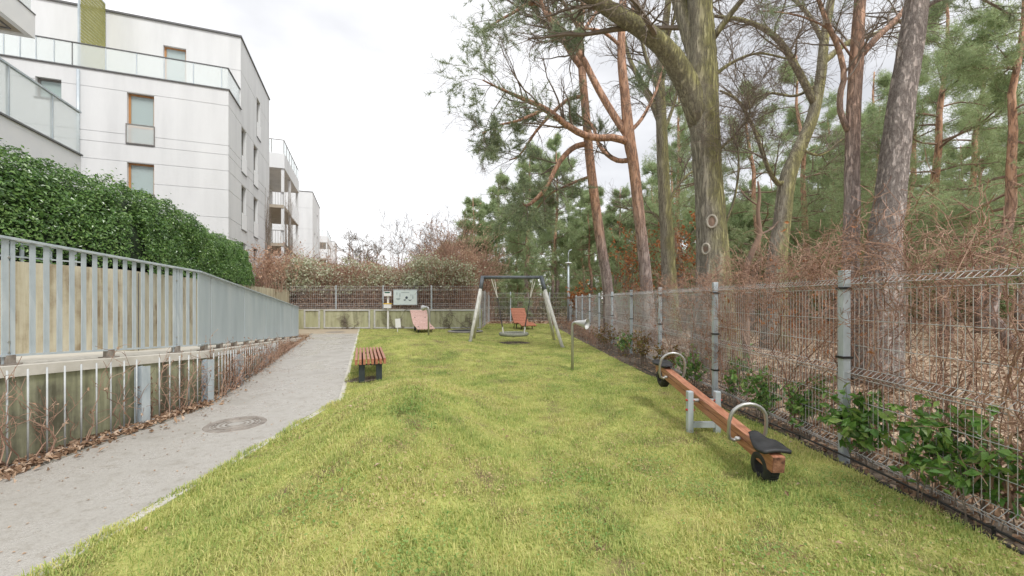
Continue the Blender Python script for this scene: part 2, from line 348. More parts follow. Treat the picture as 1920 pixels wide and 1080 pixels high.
M['bark_grey_pine'] = barkmat('grey_pine_bark', [(.24, .20, .185), (.47, .41, .375), (.68, .62, .58)], [(.34, .22, .17), (.58, .41, .32), (.70, .55, .46)], 6.5, 12.0, scale=17, ridge=(1, 1, .3))
M['bark_oak'] = barkmat('oak_bark', [(.22, .195, .17), (.40, .365, .32), (.56, .52, .47)], [(.24, .215, .16), (.41, .375, .28), (.54, .50, .39)], 2.0, 6.0, moss=[(.25, .24, .09), (.43, .41, .18)], scale=13, ridge=(1, 1, .16))
M['bark_far'] = pm('far_bark', [(.17, .125, .10), (.34, .23, .17)], 3, rough=.95, stretch=(1, 1, .3))
M['wood'] = pm('oiled_red_wood', [(.24, .085, .045), (.36, .145, .08), (.46, .22, .14)], 9, detail=8, rough=.45, bump=.15, stretch=(5, .35, 5), spec=.5, rvar=.12)
M['woodseesaw'] = pm('orange_glulam', [(.27, .105, .06), (.42, .18, .105), (.54, .28, .18)], 8, detail=8, rough=.42, bump=.15, stretch=(6, .3, 6), rvar=.12)
M['endgrain'] = pm('dark_end_grain', [(.07, .03, .02), (.22, .10, .055), (.36, .19, .12)], 22, detail=5, rough=.8, bump=.4)
M['woodgrey'] = pm('bleached_pole', [(.46, .45, .40), (.60, .59, .54), (.70, .69, .64)], 4, rough=.8, bump=.2, stretch=(4, 4, .3))
M['anthracite'] = pm('anthracite_steel', [(.085, .10, .115), (.13, .145, .16)], 7, rough=.5)
M['legdark'] = pm('dark_bench_leg', [(.018, .028, .03), (.035, .045, .048)], 9, rough=.55)
M['rubber'] = pm('black_rubber', [(.014, .015, .016), (.035, .036, .038)], 14, rough=.6, bump=.15)
M['steel'] = pm('brushed_steel', [(.42, .42, .40), (.55, .55, .53)], 9, rough=.36, metal=.7, stretch=(1, 1, .2))
M['rope'] = pm('dark_rope', [(.045, .04, .04), (.09, .08, .075)], 40, rough=.9)
M['ringrope'] = pm('grey_rope_wrap', [(.18, .185, .15), (.34, .35, .29)], 30, rough=.9, bump=.5)
M['chain'] = pm('pale_hanger', [(.55, .53, .46), (.68, .66, .6)], 9, rough=.5)
M['iron'] = pm('cast_iron_worn', [(.17, .145, .125), (.27, .235, .205), (.36, .325, .29)], 9, rough=.6, metal=.2, bump=.3)
M['gravelfill'] = pm('cover_concrete_fill', [(.30, .285, .26), (.42, .40, .37)], 25, rough=.9, bump=.4)
M['signwhite'] = pm('white_sign', [(.74, .74, .74), (.82, .81, .82)], 3, rough=.45)
M['signpale'] = pm('pale_blue_board', [(.58, .66, .67), (.66, .73, .73)], 2, rough=.4)
M['signdark'] = pm('dark_print', [(.04, .06, .08), (.08, .10, .12)], 6, rough=.5)
M['signgrey'] = pm('grey_print', [(.30, .36, .38), (.38, .44, .45)], 6, rough=.5)
M['signgreen'] = pm('green_print', [(.02, .10, .07), (.03, .14, .09)], 6, rough=.5)
M['signyellow'] = pm('yellow_lid', [(.75, .45, .04), (.82, .55, .08)], 6, rough=.5)
M['red'] = pm('red_cap', [(.45, .04, .03), (.55, .07, .05)], 6, rough=.4)
M['pipe'] = pm('black_pipe', [(.012, .012, .012), (.03, .03, .03)], 10, rough=.45)
M['lampglass'] = pm('lamp_cover', [(.70, .74, .76), (.8, .83, .84)], 4, rough=.25)
M['scar'] = pm('branch_scar_wood', [(.34, .31, .26), (.46, .43, .37)], 12, rough=.9, bump=.4)

# ------------------------------------------------------------------ setting: plan lines shared by several builders
U = nrm(np.array((-0.350, 0.937))); Vv = np.array((U[1], -U[0]))     # along the buildings / across them
def kerb_x(d): return np.where(np.asarray(d) < 6.2, -2.58, -2.58 - (np.asarray(d) - 6.2) * 0.358)
def bed_x(d): return np.interp(d, [-5, 4.7, 6.5, 10, 15, 20, 26], [3.02, 3.07, 2.88, 2.68, 2.55, 2.45, 2.4])
def fence_x(d): return 3.06 + 0.033 * np.asarray(d)
def back_y(x): return np.where(np.asarray(x) < -1.6, 21.2, 25.6 - 0.0 * np.asarray(x))
def noise2(x, y, s, seed):
    r = np.random.default_rng(seed); o = 0
    for k in range(7):
        a = r.uniform(0, 6.283); f = s * r.uniform(.6, 1.8); o = o + np.sin((x * math.cos(a) + y * math.sin(a)) * f + r.uniform(0, 6.283)) / 7 * 1.6
    return o
def lawn_z(x, y):
    x = np.asarray(x, float); y = np.asarray(y, float)
    z = 0.36 * np.exp(-((x + 3.0) / 1.9) ** 2 - ((y - 12.6) / 2.4) ** 2) + 0.46 * np.exp(-((x + 1.25 + .10 * (y - 4.5)) / .85) ** 2 - ((y - 4.6) / 2.2) ** 2)
    z = z - 0.05 * np.exp(-((x - 0.9) / .8) ** 2 - ((y - 5.2) / 1.8) ** 2)
    z = z + 0.022 * noise2(x, y, 2.2, 3) + .010 * noise2(x, y, 6.0, 4)
    e = np.minimum(np.minimum(x - kerb_x(y), bed_x(y) - x), back_y(x) - y)
    k = np.clip(e / 0.7, 0, 1); k = k * k * (3 - 2 * k)
    return 0.03 + z * k

# ground sheet
def ring_sheet(name, mat, size, z, n=60):
    xs = np.linspace(-size, size, n); g = MB()
    X, Y = np.meshgrid(xs, xs, indexing='ij'); V = np.c_[X.ravel(), Y.ravel(), np.full(X.size, z)]
    i = np.arange(n * n).reshape(n, n); q = np.stack([i[:-1, :-1], i[1:, :-1], i[1:, 1:], i[:-1, 1:]], -1).reshape(-1, 4)
    return tag(g.add(V, q).build(name, mat), kind='structure')
ring_sheet('ground', M['litter'], 700, -0.03, 8)

# lawn surface with mounds
ny, nx = 170, 70
ys = np.linspace(-3, 25.6, ny); ts = np.linspace(0, 1, nx)
Yg, Tg = np.meshgrid(ys, ts, indexing='ij')
xl = np.where(Yg > 21.2, np.maximum(kerb_x(Yg), -1.6), kerb_x(Yg)); Xg = xl + (bed_x(Yg) - xl) * Tg
i = np.arange(ny * nx).reshape(ny, nx); q = np.stack([i[:-1, :-1], i[:-1, 1:], i[1:, 1:], i[1:, :-1]], -1).reshape(-1, 4)
tag(MB().add(np.c_[Xg.ravel(), Yg.ravel(), lawn_z(Xg, Yg).ravel()], q).build('lawn', M['lawn'], smooth=True), kind='structure')

# path, kerbs
def path_l(d): return np.where(np.asarray(d) < 5.8, -4.36, -4.36 - (np.asarray(d) - 5.8) * 0.372)
yy = np.concatenate([np.linspace(-3, 5.6, 10), np.linspace(5.8, 6.4, 4), np.linspace(7, 18.4, 12)])
pl = np.c_[path_l(yy), yy]; pr = np.c_[kerb_x(yy) - .06, yy]
g = MB(); n = len(yy); V = np.concatenate([np.c_[pl, np.full(n, .012)], np.c_[pr, np.full(n, .012)]])
g.add(V, [[k, n + k, n + k + 1, k + 1] for k in range(n - 1)])
tag(g.build('path', M['path']), kind='structure')
g = MB(); g.prism([(-13.5, 18.42), (kerb_x(18.42) - .06, 18.42), (kerb_x(21.2) - .06, 21.2), (-13.5, 21.2)], -.05, .010)
tag(g.build('path_end_paving', M['paving']), kind='structure')
g = MB()
ky = np.concatenate([np.linspace(-3, 6.2, 9), np.linspace(7, 21.1, 10)])
for a, b in zip(ky[:-1], ky[1:]):
    g.beam((kerb_x(a) - .035, a, -.042), (kerb_x(b) - .035, b, -.042), .075, .16)
tag(g.build('kerb', M['kerb'], bevel=.006), kind='structure')
g = MB(); ky = np.concatenate([np.linspace(-3, 5.8, 6), np.linspace(6.6, 18.4, 8)])
for a, b in zip(ky[:-1], ky[1:]):
    g.beam((path_l(a) - .03, a, -.055), (path_l(b) - .03, b, -.055), .06, .16)
tag(g.build('kerb', M['kerbdark'], bevel=.006), kind='structure')

# soil bed along the right fence and wall foot
g = MB(); yb = np.linspace(-3, 27.8, 40); n = len(yb)
V = np.concatenate([np.c_[bed_x(yb) - .02, yb, np.full(n, -.005)], np.c_[fence_x(yb) + .45 + .1 * np.sin(yb * 1.7), yb, np.full(n, -.012)]])
g.add(V, [[k, n + k, n + k + 1, k + 1] for k in range(n - 1)])
tag(g.build('soil_bed', M['soil']), kind='structure')
g = MB(); yb = np.linspace(-3, 17, 24); n = len(yb)
V = np.concatenate([np.c_[path_l(yb) - .6, yb, np.full(n, .008)], np.c_[path_l(yb) - .05, yb, np.full(n, .004)]])
g.add(V, [[k, n + k, n + k + 1, k + 1] for k in range(n - 1)])
tag(g.build('soil_bed', M['soil']), kind='structure')

# ------------------------------------------------------------------ ramp, walls, terrace on the left
L1 = np.array((-4.60, 6.13)); L0 = np.array((-4.66, 0.6)); L2 = L1 + U * 10.7
W1 = np.array((-6.2, 6.5)); W0 = np.array((-6.26, -2.5)); W2 = W1 + U * 16.0
def ramp_z(s): return 0.775 - 0.068 * s                # s metres along from the bend
def lpt(s, off=0.0):
    """point on the wall-front line, s metres from the bend, off metres in front"""
    if s <= 0: d = nrm(L1 - L0); nn = np.array((d[1], -d[0])); return L1 + d * s + nn * off
    nn = np.array((U[1], -U[0])); return L1 + U * s + nn * off
def seg_prism(mb, pts_a, pts_b, zb, zt):
    """strip between two polylines, bottom zb, top zt per station"""
    k = len(pts_a); a = np.asarray(pts_a); b = np.asarray(pts_b); zb = np.broadcast_to(zb, (k,)); zt = np.broadcast_to(zt, (k,))
    V = np.concatenate([np.c_[a, zb], np.c_[b, zb], np.c_[a, zt], np.c_[b, zt]])
    q = []
    for i in range(k - 1):
        q += [[2 * k + i, 3 * k + i, 3 * k + i + 1, 2 * k + i + 1], [i, i + 1, k + i + 1, k + i], [k + i, k + i + 1, 3 * k + i + 1, 3 * k + i], [i, 2 * k + i, 2 * k + i + 1, i + 1]]
    q += [[0, k, 3 * k, 2 * k], [k - 1, 3 * k - 1, 4 * k - 1, 2 * k - 1]]
    return mb.add(V, q)
ss = np.array([-8.5, -5, -3, -1.5, 0, 1.5, 3, 5, 7, 9, 10.7])
fr = np.array([lpt(s) for s in ss]); bk = np.array([lpt(s, -0.30) for s in ss])
rw = thing('ramp_wall', (L1[0], L1[1], 0), 'low stained concrete wall carrying the ramp beside the gravel path', 'wall')
seg_prism(MB(), fr, bk, -.3, ramp_z(ss) - .10).build('wall_body', M['conc_low'], rw)
fr2 = np.array([lpt(s, .03) for s in ss]); bk2 = np.array([lpt(s, -1.62) for s in ss])
seg_prism(MB(), fr2, bk2, ramp_z(ss) - .10, ramp_z(ss)).build('ramp_slab', M['slab'], rw)
uw = thing('retaining_wall', (W1[0], W1[1], 0), 'tall rain-streaked concrete retaining wall behind the grey railing', 'wall')
wp = [W0, W0 + (W1 - W0) * .5, W1, W1 + U * 5, W1 + U * 10, W2]
d1 = nrm(W1 - W0); seg_prism(MB(), wp, [p - np.array((.25, .09)) for p in wp], -.3, 2.03).build('wall_body', M['conc_up'], uw)
jt = MB()
for s in (-4.4, -2.0, .4, 2.8, 5.2, 7.6):
    p = W1 + (d1 if s < 0 else U) * s; jt.box((p[0] + .001, p[1], 1.0), (.012, .012, 2.0))
jt.build('joint', M['trim'], uw)
# raised terrace ground behind it
g = MB(); far = W1 + U * 90
g.prism([W0 - np.array((.3, 0)), W1 - np.array((.28, 0)), far - np.array((.28, 0)), far - Vv * 45, W0 - np.array((50, 0))], -.2, 1.98)
tag(g.build('terrace', M['soil']), kind='structure')

# ------------------------------------------------------------------ grey railing on the ramp
rl = thing('ramp_railing', (*lpt(0, -.14), ramp_z(0)), 'long grey steel railing with flat bars then solid sheet panels on the ramp', 'railing')
OFF = -.14
def rp(s, z, off=OFF): p = lpt(s, off); return np.array((p[0], p[1], z))
def sd_of_d(d): return d - L1[1]
top = MB(); bot = MB(); RH = 1.20
for a, b in ((-5.3, -2.28), (-2.28, -.41), (-.41, 0.0), (0.0, 10.62)):
    top.beam(rp(a, ramp_z(a) + RH), rp(b, ramp_z(b) + RH), .07, .025)
    bot.beam(rp(a, ramp_z(a) + .09), rp(b, ramp_z(b) + .09), .05, .02)
top.build('top_rail', M['galv'], rl, bevel=.003); bot.build('bottom_rail', M['galv'], rl)
bar_me = MB().box((0, 0, 0), (.010, .048, 1.085)).mesh('bar')
def put(me, name, mat, parent, loc, rz=0):
    o = bpy.data.objects.new(name, me); COL.objects.link(o)
    if len(me.materials) == 0: me.materials.append(mat)
    o.parent = parent; o.location = Vector(tuple(float(x) for x in loc)) - parent.location; o.rotation_euler = (0, 0, rz); return o
s = -5.2; posts = [-5.3, -2.30, -.41]
bd = nrm(L1 - L0); brz = math.atan2(bd[1], bd[0]) - math.pi / 2
while s < -.02:
    if min(abs(s - p) for p in posts) > .075:
        put(bar_me, 'bar', M['galv'], rl, rp(s, ramp_z(s) + .645), brz)
    s += .119
post_me = MB().box((0, -.022, 0), (.012, .05, 1.24)).box((0, .034, 0), (.012, .035, 1.24)).box((-.012, .004, 0), (.012, .012, 1.22)).mesh('post')
for p in posts:
    o = put(post_me, 'post', M['galv'], rl, rp(p, ramp_z(p) + .585), brz)
bolt_me = MB().lathe([(0, .006), (.010, .006), (.012, 0)], n=8, ax=[(0, 1, 0), (0, 0, 1), (1, 0, 0)]).mesh('bolt')
for p in posts[1:]:
    for zz in (.12, .22, 1.02): put(bolt_me, 'bolt', M['steel'], rl, rp(p, ramp_z(p) + zz, OFF + .007), brz)
foot_me = MB().box((0, 0, -.02), (.07, .07, .09)).box((0, 0, -.062), (.12, .14, .012)).mesh('foot')
for s in (-3.9, -2.3, -1.35, -.41, .3, 1.05, 1.9, 2.8, 3.8, 4.8, 6.0, 7.3, 8.8, 10.3):
    put(foot_me, 'foot', M['iron'], rl, rp(s, ramp_z(s) + .070), brz)
# sheet panels on the far part: joints where the photo shows them
def ray_line(px, P, D):
    """s where the view ray at pixel column px crosses the plan line P + s*D"""
    k = (px - CX) / F; return (k * P[1] - P[0]) / (D[0] - k * D[1])
Pp = lpt(0.0001, OFF)
bnd = [0.0] + [float(ray_line(px, Pp, U)) for px in (394, 457, 498, 526, 548)] + [10.6]
for a, b in zip(bnd[:-1], bnd[1:]):
    a += .016; b -= .016; g = MB(); k = 14
    if a > .1: MB().box(rp(a - .016, ramp_z(a) + .63), (.05, .012, 1.10), np.array([(*U, 0), (*Vv, 0), (0, 0, 1)])).build('panel_post', M['darkframe'], rl)
    nn = Vv
    pa = []
    for j in range(k + 1):
        s = a + (b - a) * j / k; rib = .0012 if j % 2 else 0
        pa.append((s, rib))
    for (s0, r0), (s1, r1) in zip(pa[:-1], pa[1:]):
        v = []
        for s, r_ in ((s0, r0), (s1, r1)):
            for zz in (.07, RH - .014):
                v.append(rp(s, ramp_z(s) + zz, OFF + .012 + r_))
        for s, r_ in ((s0, r0), (s1, r1)):
            for zz in (.07, RH - .014):
                v.append(rp(s, ramp_z(s) + zz, OFF + .006))
        g.add(v, [[0, 2, 3, 1], [4, 5, 7, 6], [0, 1, 5, 4], [2, 6, 7, 3], [1, 3, 7, 5], [0, 4, 6, 2]])
    g.build('panel', M['panel'], rl)
# ------------------------------------------------------------------ trellis in front of the low wall
tr = thing('wall_trellis', (*lpt(0, .1), 0), 'steel trellis of thin vertical rods and wide posts before the low wall', 'trellis')
rod_me = {}
def trel_post(s):
    h = ramp_z(s) - .12; p = lpt(s, .09); g = MB()
    dd = bd if s <= 0 else U; nn = np.array((dd[1], -dd[0])); ax = np.array([(*dd, 0), (*nn, 0), (0, 0, 1)])
    for o_, sz in ((-.0, (.012, .09, h)),): g.box((p[0], p[1], h / 2), sz, ax)
    for o_ in (-.045, .045):
        q = p + nn * o_; g.box((q[0], q[1], h / 2), (.11, .009, h), ax)
    g.build('post', M['galv'], tr)
tps = [-3.9, -1.17, -.12] + [float(ray_line(px, lpt(.0001, .09), U)) for px in (447, 498)]
for s in tps: trel_post(s)
s = -4.2
while s < 5.0:
    if min(abs(s - p) for p in tps) > .07:
        p = lpt(s, .10); h = ramp_z(s) - .03
        MB().tube([(p[0], p[1], .05), (p[0], p[1], h)], .008, 6).build('rod', M['rodgrey'], tr, smooth=True)
    s += .155
g = MB()
for a, b in ((-4.4, 0.0), (0.0, 5.2)):
    g.beam((*lpt(a + .001, .10), .045), (*lpt(b, .10), .045), .03, .012)
g.build('rail', M['galv'], tr)

# small terrace railing at the wall top, far left
tl = thing('terrace_railing', (-6.35, 5.0, 2.03), 'short pale railing on the retaining wall top below the hedge', 'railing')
g = MB()
for zz in (2.10, 2.27): g.beam((-6.38, 1.0, zz), (-6.34, 5.95, zz), .03, .02)
g.build('rail', M['galv'], tl)
for k in range(16):
    MB().box((-6.36, 1.1 + k * .32, 2.15), (.02, .035, .26)).build('bar', M['galv'], tl)

# ------------------------------------------------------------------ apartment buildings
A = np.array((-12.8, 18.3))
def bp_(s, t, z): p = A + U * s + Vv * t; return np.array((p[0], p[1], z))
AXB = np.array([(*U, 0), (*Vv, 0), (0, 0, 1)])
def bbox(mb, s0, s1, t0, t1, z0, z1):
    return mb.box(bp_((s0 + s1) / 2, (t0 + t1) / 2, (z0 + z1) / 2), (s1 - s0, t1 - t0, z1 - z0), AXB)
def facade(mb, axis, face, lo, hi, z0, z1, openings, grooves, depth=.32):
    """wall slab on a building plane with real openings and shallow grooves; axis 't': plane s=face running in t; axis 's': plane t=face running in s"""
    xs = sorted({lo, hi, *[o[0] for o in openings], *[o[1] for o in openings]}); zs = {z0, z1, *[o[2] for o in openings], *[o[3] for o in openings]}
    for gz in grooves: zs |= {gz - .012, gz + .012}
    zs = sorted(z for z in zs if z0 <= z <= z1)
    for a, b in zip(xs[:-1], xs[1:]):
        for c, d in zip(zs[:-1], zs[1:]):
            if d - c < 1e-4: continue
            mx_, mz = (a + b) / 2, (c + d) / 2
            if any(o[0] < mx_ < o[1] and o[2] < mz < o[3] for o in openings): continue
            ins = .02 if any(abs(mz - gz) < .0125 for gz in grooves) else 0
            if axis == 't': bbox(mb, face + ins, face + depth, a, b, c, d)
            else: bbox(mb, a + (ins if a == lo else 0), b, face - depth, face - ins, c, d)
def window(parent, axis, face, a, b, z0, z1, fm, low=None, curtain='curtain', cover=1.0, sill=True):
    """window set .12 deep in the wall: frame, pane, cloth behind, low glazed guard"""
    dp = .14; fw = .07
    def bx(m_, a0, a1, c0, c1, k0, k1):
        if axis == 't': bbox(m_, face + k0, face + k1, a0, a1, c0, c1)
        else: bbox(m_, a0, a1, face - k1, face - k0, c0, c1)
    g = MB(); bx(g, a, a + fw, z0, z1, dp, dp + .06); bx(g, b - fw, b, z0, z1, dp, dp + .06); bx(g, a + fw, b - fw, z1 - fw, z1, dp, dp + .06); bx(g, a + fw, b - fw, z0, z0 + fw, dp, dp + .06)
    if low: bx(g, a + fw, b - fw, z0 + low, z0 + low + .08, dp, dp + .06)
    w_ = g.build('window', fm, parent)
    g = MB(); bx(g, a + fw - .01, b - fw + .01, z0 + fw - .01, z1 - fw + .01, dp + .03, dp + .036); g.build('pane', M['pane'], w_)
    if curtain:
        g = MB(); bx(g, a + .02, b - .02, z1 - (z1 - z0) * cover, z1 - .02, dp + .10, dp + .12); g.build('curtain', M[curtain], w_)
    g = MB(); bx(g, a, b, z0, z1, .30, .315); g.build('room', M['void'], w_)
    if sill:
        g = MB(); bx(g, a - .03, b + .03, z0 - .04, z0 - .001, -.04, dp); g.build('sill', M['trim'], w_)
    return w_
def guard(parent, axis, face, a, b, z0, z1, mat, frame=None):
    g = MB()
    def bx(m_, a0, a1, c0, c1, k0, k1):
        if axis == 't': bbox(m_, face + k0, face + k1, a0, a1, c0, c1)
        else: bbox(m_, a0, a1, face - k1, face - k0, c0, c1)
    bx(g, a, b, z0, z1, -.03, -.018); o = g.build('window_guard', mat, parent)
    if frame:
        g = MB(); bx(g, a - .03, b + .03, z1, z1 + .035, -.045, -.01); bx(g, a - .03, b + .03, z0 - .03, z0, -.045, -.01)
        for q in (a - .03, b): bx(g, q, q + .03, z0, z1, -.045, -.01)
        g.build('guard_frame', frame, o)

mb_ = thing('apartment_building', bp_(0, 0, 1.98), 'nearest white apartment block with roof terrace and brown framed windows', 'building')
T = lambda px, s=0.0: float(ray_line(px, A + U * s, Vv))
S = lambda px, t=0.0: float(ray_line(px, A + Vv * t, U))
SE = S(505)
GR = [10.30, 8.50, 8.08, 7.36, 6.5, 5.25, 4.4]
wx0, wx1 = T(238), T(289)
fo = [(wx0, wx1, 8.14, 10.28), (wx0, wx1, 5.24, 7.34), (T(66), T(115), 9.6, 10.40)]
g = MB(); facade(g, 't', 0, -16, -.32, 1.9, 11.0, fo, GR); g.build('wall', M['render'], mb_)
sw = [(2.13, 3.03, 7.98, 10.26), (4.6, 5.55, 7.98, 10.26), (2.13, 3.03, 5.1, 7.32), (4.6, 5.55, 5.1, 7.32), (2.13, 3.03, 2.3, 4.45), (4.6, 5.55, 2.3, 4.45), (5.3, 6.2, 10.95, 13.2)]
so = [o for o in sw]
g = MB(); facade(g, 's', 0, 0, SE, 1.9, 11.0, so[:-1] + [(5.3, 6.2, 10.95, 11.0)], GR); facade(g, 's', 0, 2.0, SE, 11.0, 14.6, so[-1:], [12.95]); g.build('wall', M['render'], mb_)
g = MB(); facade(g, 't', 2.0, -16, -.32, 11.0, 14.6, [(T(306, 2.0), T(349, 2.0), 11.05, 13.55)], [12.95]); g.build('wall', M['render'], mb_)
g = MB(); bbox(g, .33, SE - .02, -16, -.33, 10.6, 10.98); bbox(g, 2.33, SE - .02, -16, -.33, 14.1, 14.55); bbox(g, SE - .3, SE - .001, -16, -.33, 1.9, 14.6); g.build('floor_slab', M['render'], mb_)
g = MB(); bbox(g, 1.93, 2.37, -16, .05, 14.6, 14.68); bbox(g, 2.37, SE + .04, -.33, .05, 14.6, 14.679); g.build('roof_coping', M['trim'], mb_)
g = MB(); bbox(g, -.05, .33, -16, .05, 11.0, 11.05); bbox(g, .33, 2.0, -.34, .05, 11.0, 11.049); g.build('terrace_edge', M['trim'], mb_)
for (a, b, z0, z1), cv in zip(fo[:2], (1.0, .62)):
    window(mb_, 't', 0, a, b, z0, z1, M['frame'], low=.72, cover=cv); guard(mb_, 't', 0, a, b, z0 + .02, z0 + .78, M['glass'], M['darkframe'])
window(mb_, 't', 0, *fo[2], M['darkframe'], curtain='green_blind')
window(mb_, 't', 2.0, T(306, 2.0), T(349, 2.0), 11.05, 13.55, M['frame'], sill=False)
for (a, b, z0, z1) in sw:
    window(mb_, 's', 0, a, b, z0, z1, M['darkframe'], low=.8, curtain='curtain', cover=.3); guard(mb_, 's', 0, a, b, z0, z0 + .82, M['whitepanel'])
# terrace glass balustrade: panes and posts
gt = [-15.9] + [T(px) for px in (5, 36, 66, 100, 134, 197, 255, 307, 362, 415)] + [-.03]
for a, b in zip(gt[:-1], gt[1:]):
    g = MB(); bbox(g, .04, .055, a + .015, b - .015, 11.08, 11.98); g.build('glass_pane', M['glass'], mb_)
    g = MB(); bbox(g, .035, .075, a - .014, a + .014, 11.05, 12.0); g.build('balustrade_post', M['trim' if abs(a - T(134)) < .01 else 'galv'], mb_)
g = MB(); bbox(g, .07, 1.95, -.05, -.035, 11.08, 11.98); g.build('glass_pane', M['glass'], mb_)
g = MB(); bbox(g, .02, .08, -15.9, -.0, 12.0, 12.035); bbox(g, .08, 1.98, -.08, -.0, 12.0, 12.034); g.build('handrail', M['trim'], mb_)
# lime slatted partition on the terrace, pipe
pt = T(143)
sc_ = MB(); bbox(sc_, .14, .20, pt - .03, pt + .03, 11.06, 15.0); bbox(sc_, 1.90, 1.96, pt - .03, pt + .03, 11.06, 14.95); bbox(sc_, .2, 1.9, pt - .03, pt + .03, 14.88, 14.94)
scr = sc_.build('terrace_screen', M['galv'], mb_)
for k in range(26):
    z = 11.15 + k * .142
    MB().beam(bp_(.2, pt + .045, z + .06 + .0), bp_(1.9, pt + .045, z + .22 if z < 14.6 else z + .1), .018, .118).build('slat', M['lime'], scr)
g = MB(); tp = T(148); g.tube([bp_(-.05, tp, 5.5), bp_(-.05, tp, 10.9)], .05, 10); g.build('rain_pipe', M['galv'], mb_, smooth=True)

# near wing with glass balconies
E_ = at(152, 287, 9.9); E2 = np.array(E_[:2])
def wp_(k, t, z): p = E2 - U * k + Vv * t; return np.array((p[0], p[1], z))
def wbox(mb, k0, k1, t0, t1, z0, z1): return mb.box(wp_((k0 + k1) / 2, (t0 + t1) / 2, (z0 + z1) / 2), (k1 - k0, t1 - t0, z1 - z0), np.array([(*-U, 0), (*Vv, 0), (0, 0, 1)]))
wg = thing('apartment_wing', (E2[0], E2[1], 1.98), 'white apartment wing with glass balconies above the hedge at the left edge', 'building')
g = MB(); wbox(g, 0, 14, -5.5, 0, 1.9, 5.06); g.build('lower_storey', M['whitepanel'], wg)
g = MB(); wbox(g, -.02, 14, -.06, .03, 5.06, 5.10); wbox(g, -.02, .05, -5.5, -.06, 5.06, 5.099); g.build('parapet_coping', M['trim'], wg)
gk = [.02, .95, 2.15, 3.4, 4.7, 6.0]
for a, b in zip(gk[:-1], gk[1:]):
    g = MB(); wbox(g, a + .01, b - .01, -.03, -.015, 5.11, 6.10); g.build('glass_pane', M['glass'], wg)
    g = MB(); wbox(g, b - .015, b + .015, -.05, -.005, 5.10, 6.10); g.build('balustrade_post', M['galv'], wg)
g = MB(); wbox(g, 0, 6.1, -.06, .01, 6.10, 6.14); g.build('handrail', M['galv'], wg)
g = MB(); wbox(g, 0.4, 14, -12, -3.1, 1.95, 13.9); g.build('wall', M['render'], wg)
C_ = at(66, 73, 9.55); ck = -float(np.dot(np.array(C_[:2]) - E2, U)); ct = float(np.dot(np.array(C_[:2]) - E2, Vv))
g = MB(); wbox(g, ck, 14, ct - .12, ct, C_[2], C_[2] + .55); wbox(g, ck, ck + .12, -3.1, ct - .12, C_[2], C_[2] + .549); g.build('balcony_parapet', M['whitepanel'], wg)
g = MB(); wbox(g, ck + .12, 14, -3.1, ct - .12, C_[2] + .03, C_[2] + .3); g.build('balcony_slab', M['soffit'], wg)
g = MB(); wbox(g, ck + .24, 14, ct - .30, ct - .27, C_[2] + .01, C_[2] + .04); wbox(g, ck + .24, ck + .27, -3, ct - .3, C_[2] + .01, C_[2] + .04); wbox(g, ck, 14, ct - .08, ct + .012, C_[2] + .55, C_[2] + .58); g.build('dark_edge', M['trim'], wg)
g = MB(); wbox(g, ck + .05, 6, ct - .06, ct - .045, C_[2] + .59, C_[2] + 1.5); g.build('glass_pane', M['glass'], wg)

# balcony tower and further blocks
def tower(s0, s1, zt, label, h=3.0, vines=True):
    t = thing('balcony_tower', bp_(s0, 0, 1.98), label, 'building', 'buildings receding behind the thicket')
    g = MB(); bbox(g, s0, s1, -5, 0, zt - 1.15, zt); bbox(g, s0 + .3, s1 - .3, -6, -2.2, 1.9, zt - 1.15); g.build('wall', M['render'], t)
    for k in range(1, 4):
        z = zt - 1.15 - k * h
        if z < 1.5: break
        g = MB(); bbox(g, s0 + .05, s1 - .05, -2.2, -.06, z - .1, z + .14); g.build('balcony_floor', M['soffit'], t)
        g = MB(); bbox(g, s0 + (s1 - s0) * .42, s1, -.06, .02, z - .15, z + 1.15); g.build('balcony_panel', M['whitepanel'], t)
        g = MB()
        for q in np.linspace(-2.1, -.1, 12): bbox(g, s0 + .03, s0 + .05, q, q + .02, z + .14, z + 1.1)
        bbox(g, s0 + .02, s0 + .06, -2.2, -.05, z + 1.1, z + 1.15); g.build('balcony_rail', M['darkframe'], t)
    for q in (s0 + .1, s0 + (s1 - s0) * .42, s1 - .25):
        g = MB(); bbox(g, q, q + .2, -.25, -.05, 1.9, zt - 1.15); g.build('column', M['render'], t)
    g = MB(); bbox(g, s0 + .1, s0 + .3, -1.6, -1.4, 1.9, zt - 1.15); g.build('column', M['darkframe'], t)
    g = MB()
    for q in np.linspace(s0 + .05, s1 - .05, 7): bbox(g, q - .02, q + .02, -.08, -.04, zt, zt + 1.05)
    for q in np.linspace(-4.5, -.9, 5): bbox(g, s0 + .04, s0 + .08, q - .02, q + .02, zt, zt + 1.05)
    bbox(g, s0 + .03, s1, -.09, -.03, zt + 1.05, zt + 1.10); bbox(g, s0 + .03, s0 + .09, -5, -.09, zt + 1.05, zt + 1.099); g.build('roof_railing', M['darkframe'], t)
    g = MB(); bbox(g, s0 + .06, s0 + .07, -4.9, -.1, zt + .03, zt + 1.0); bbox(g, s0 + .1, s1, -.065, -.055, zt + .03, zt + 1.0); g.build('glass_pane', M['glass'], t)
    return t
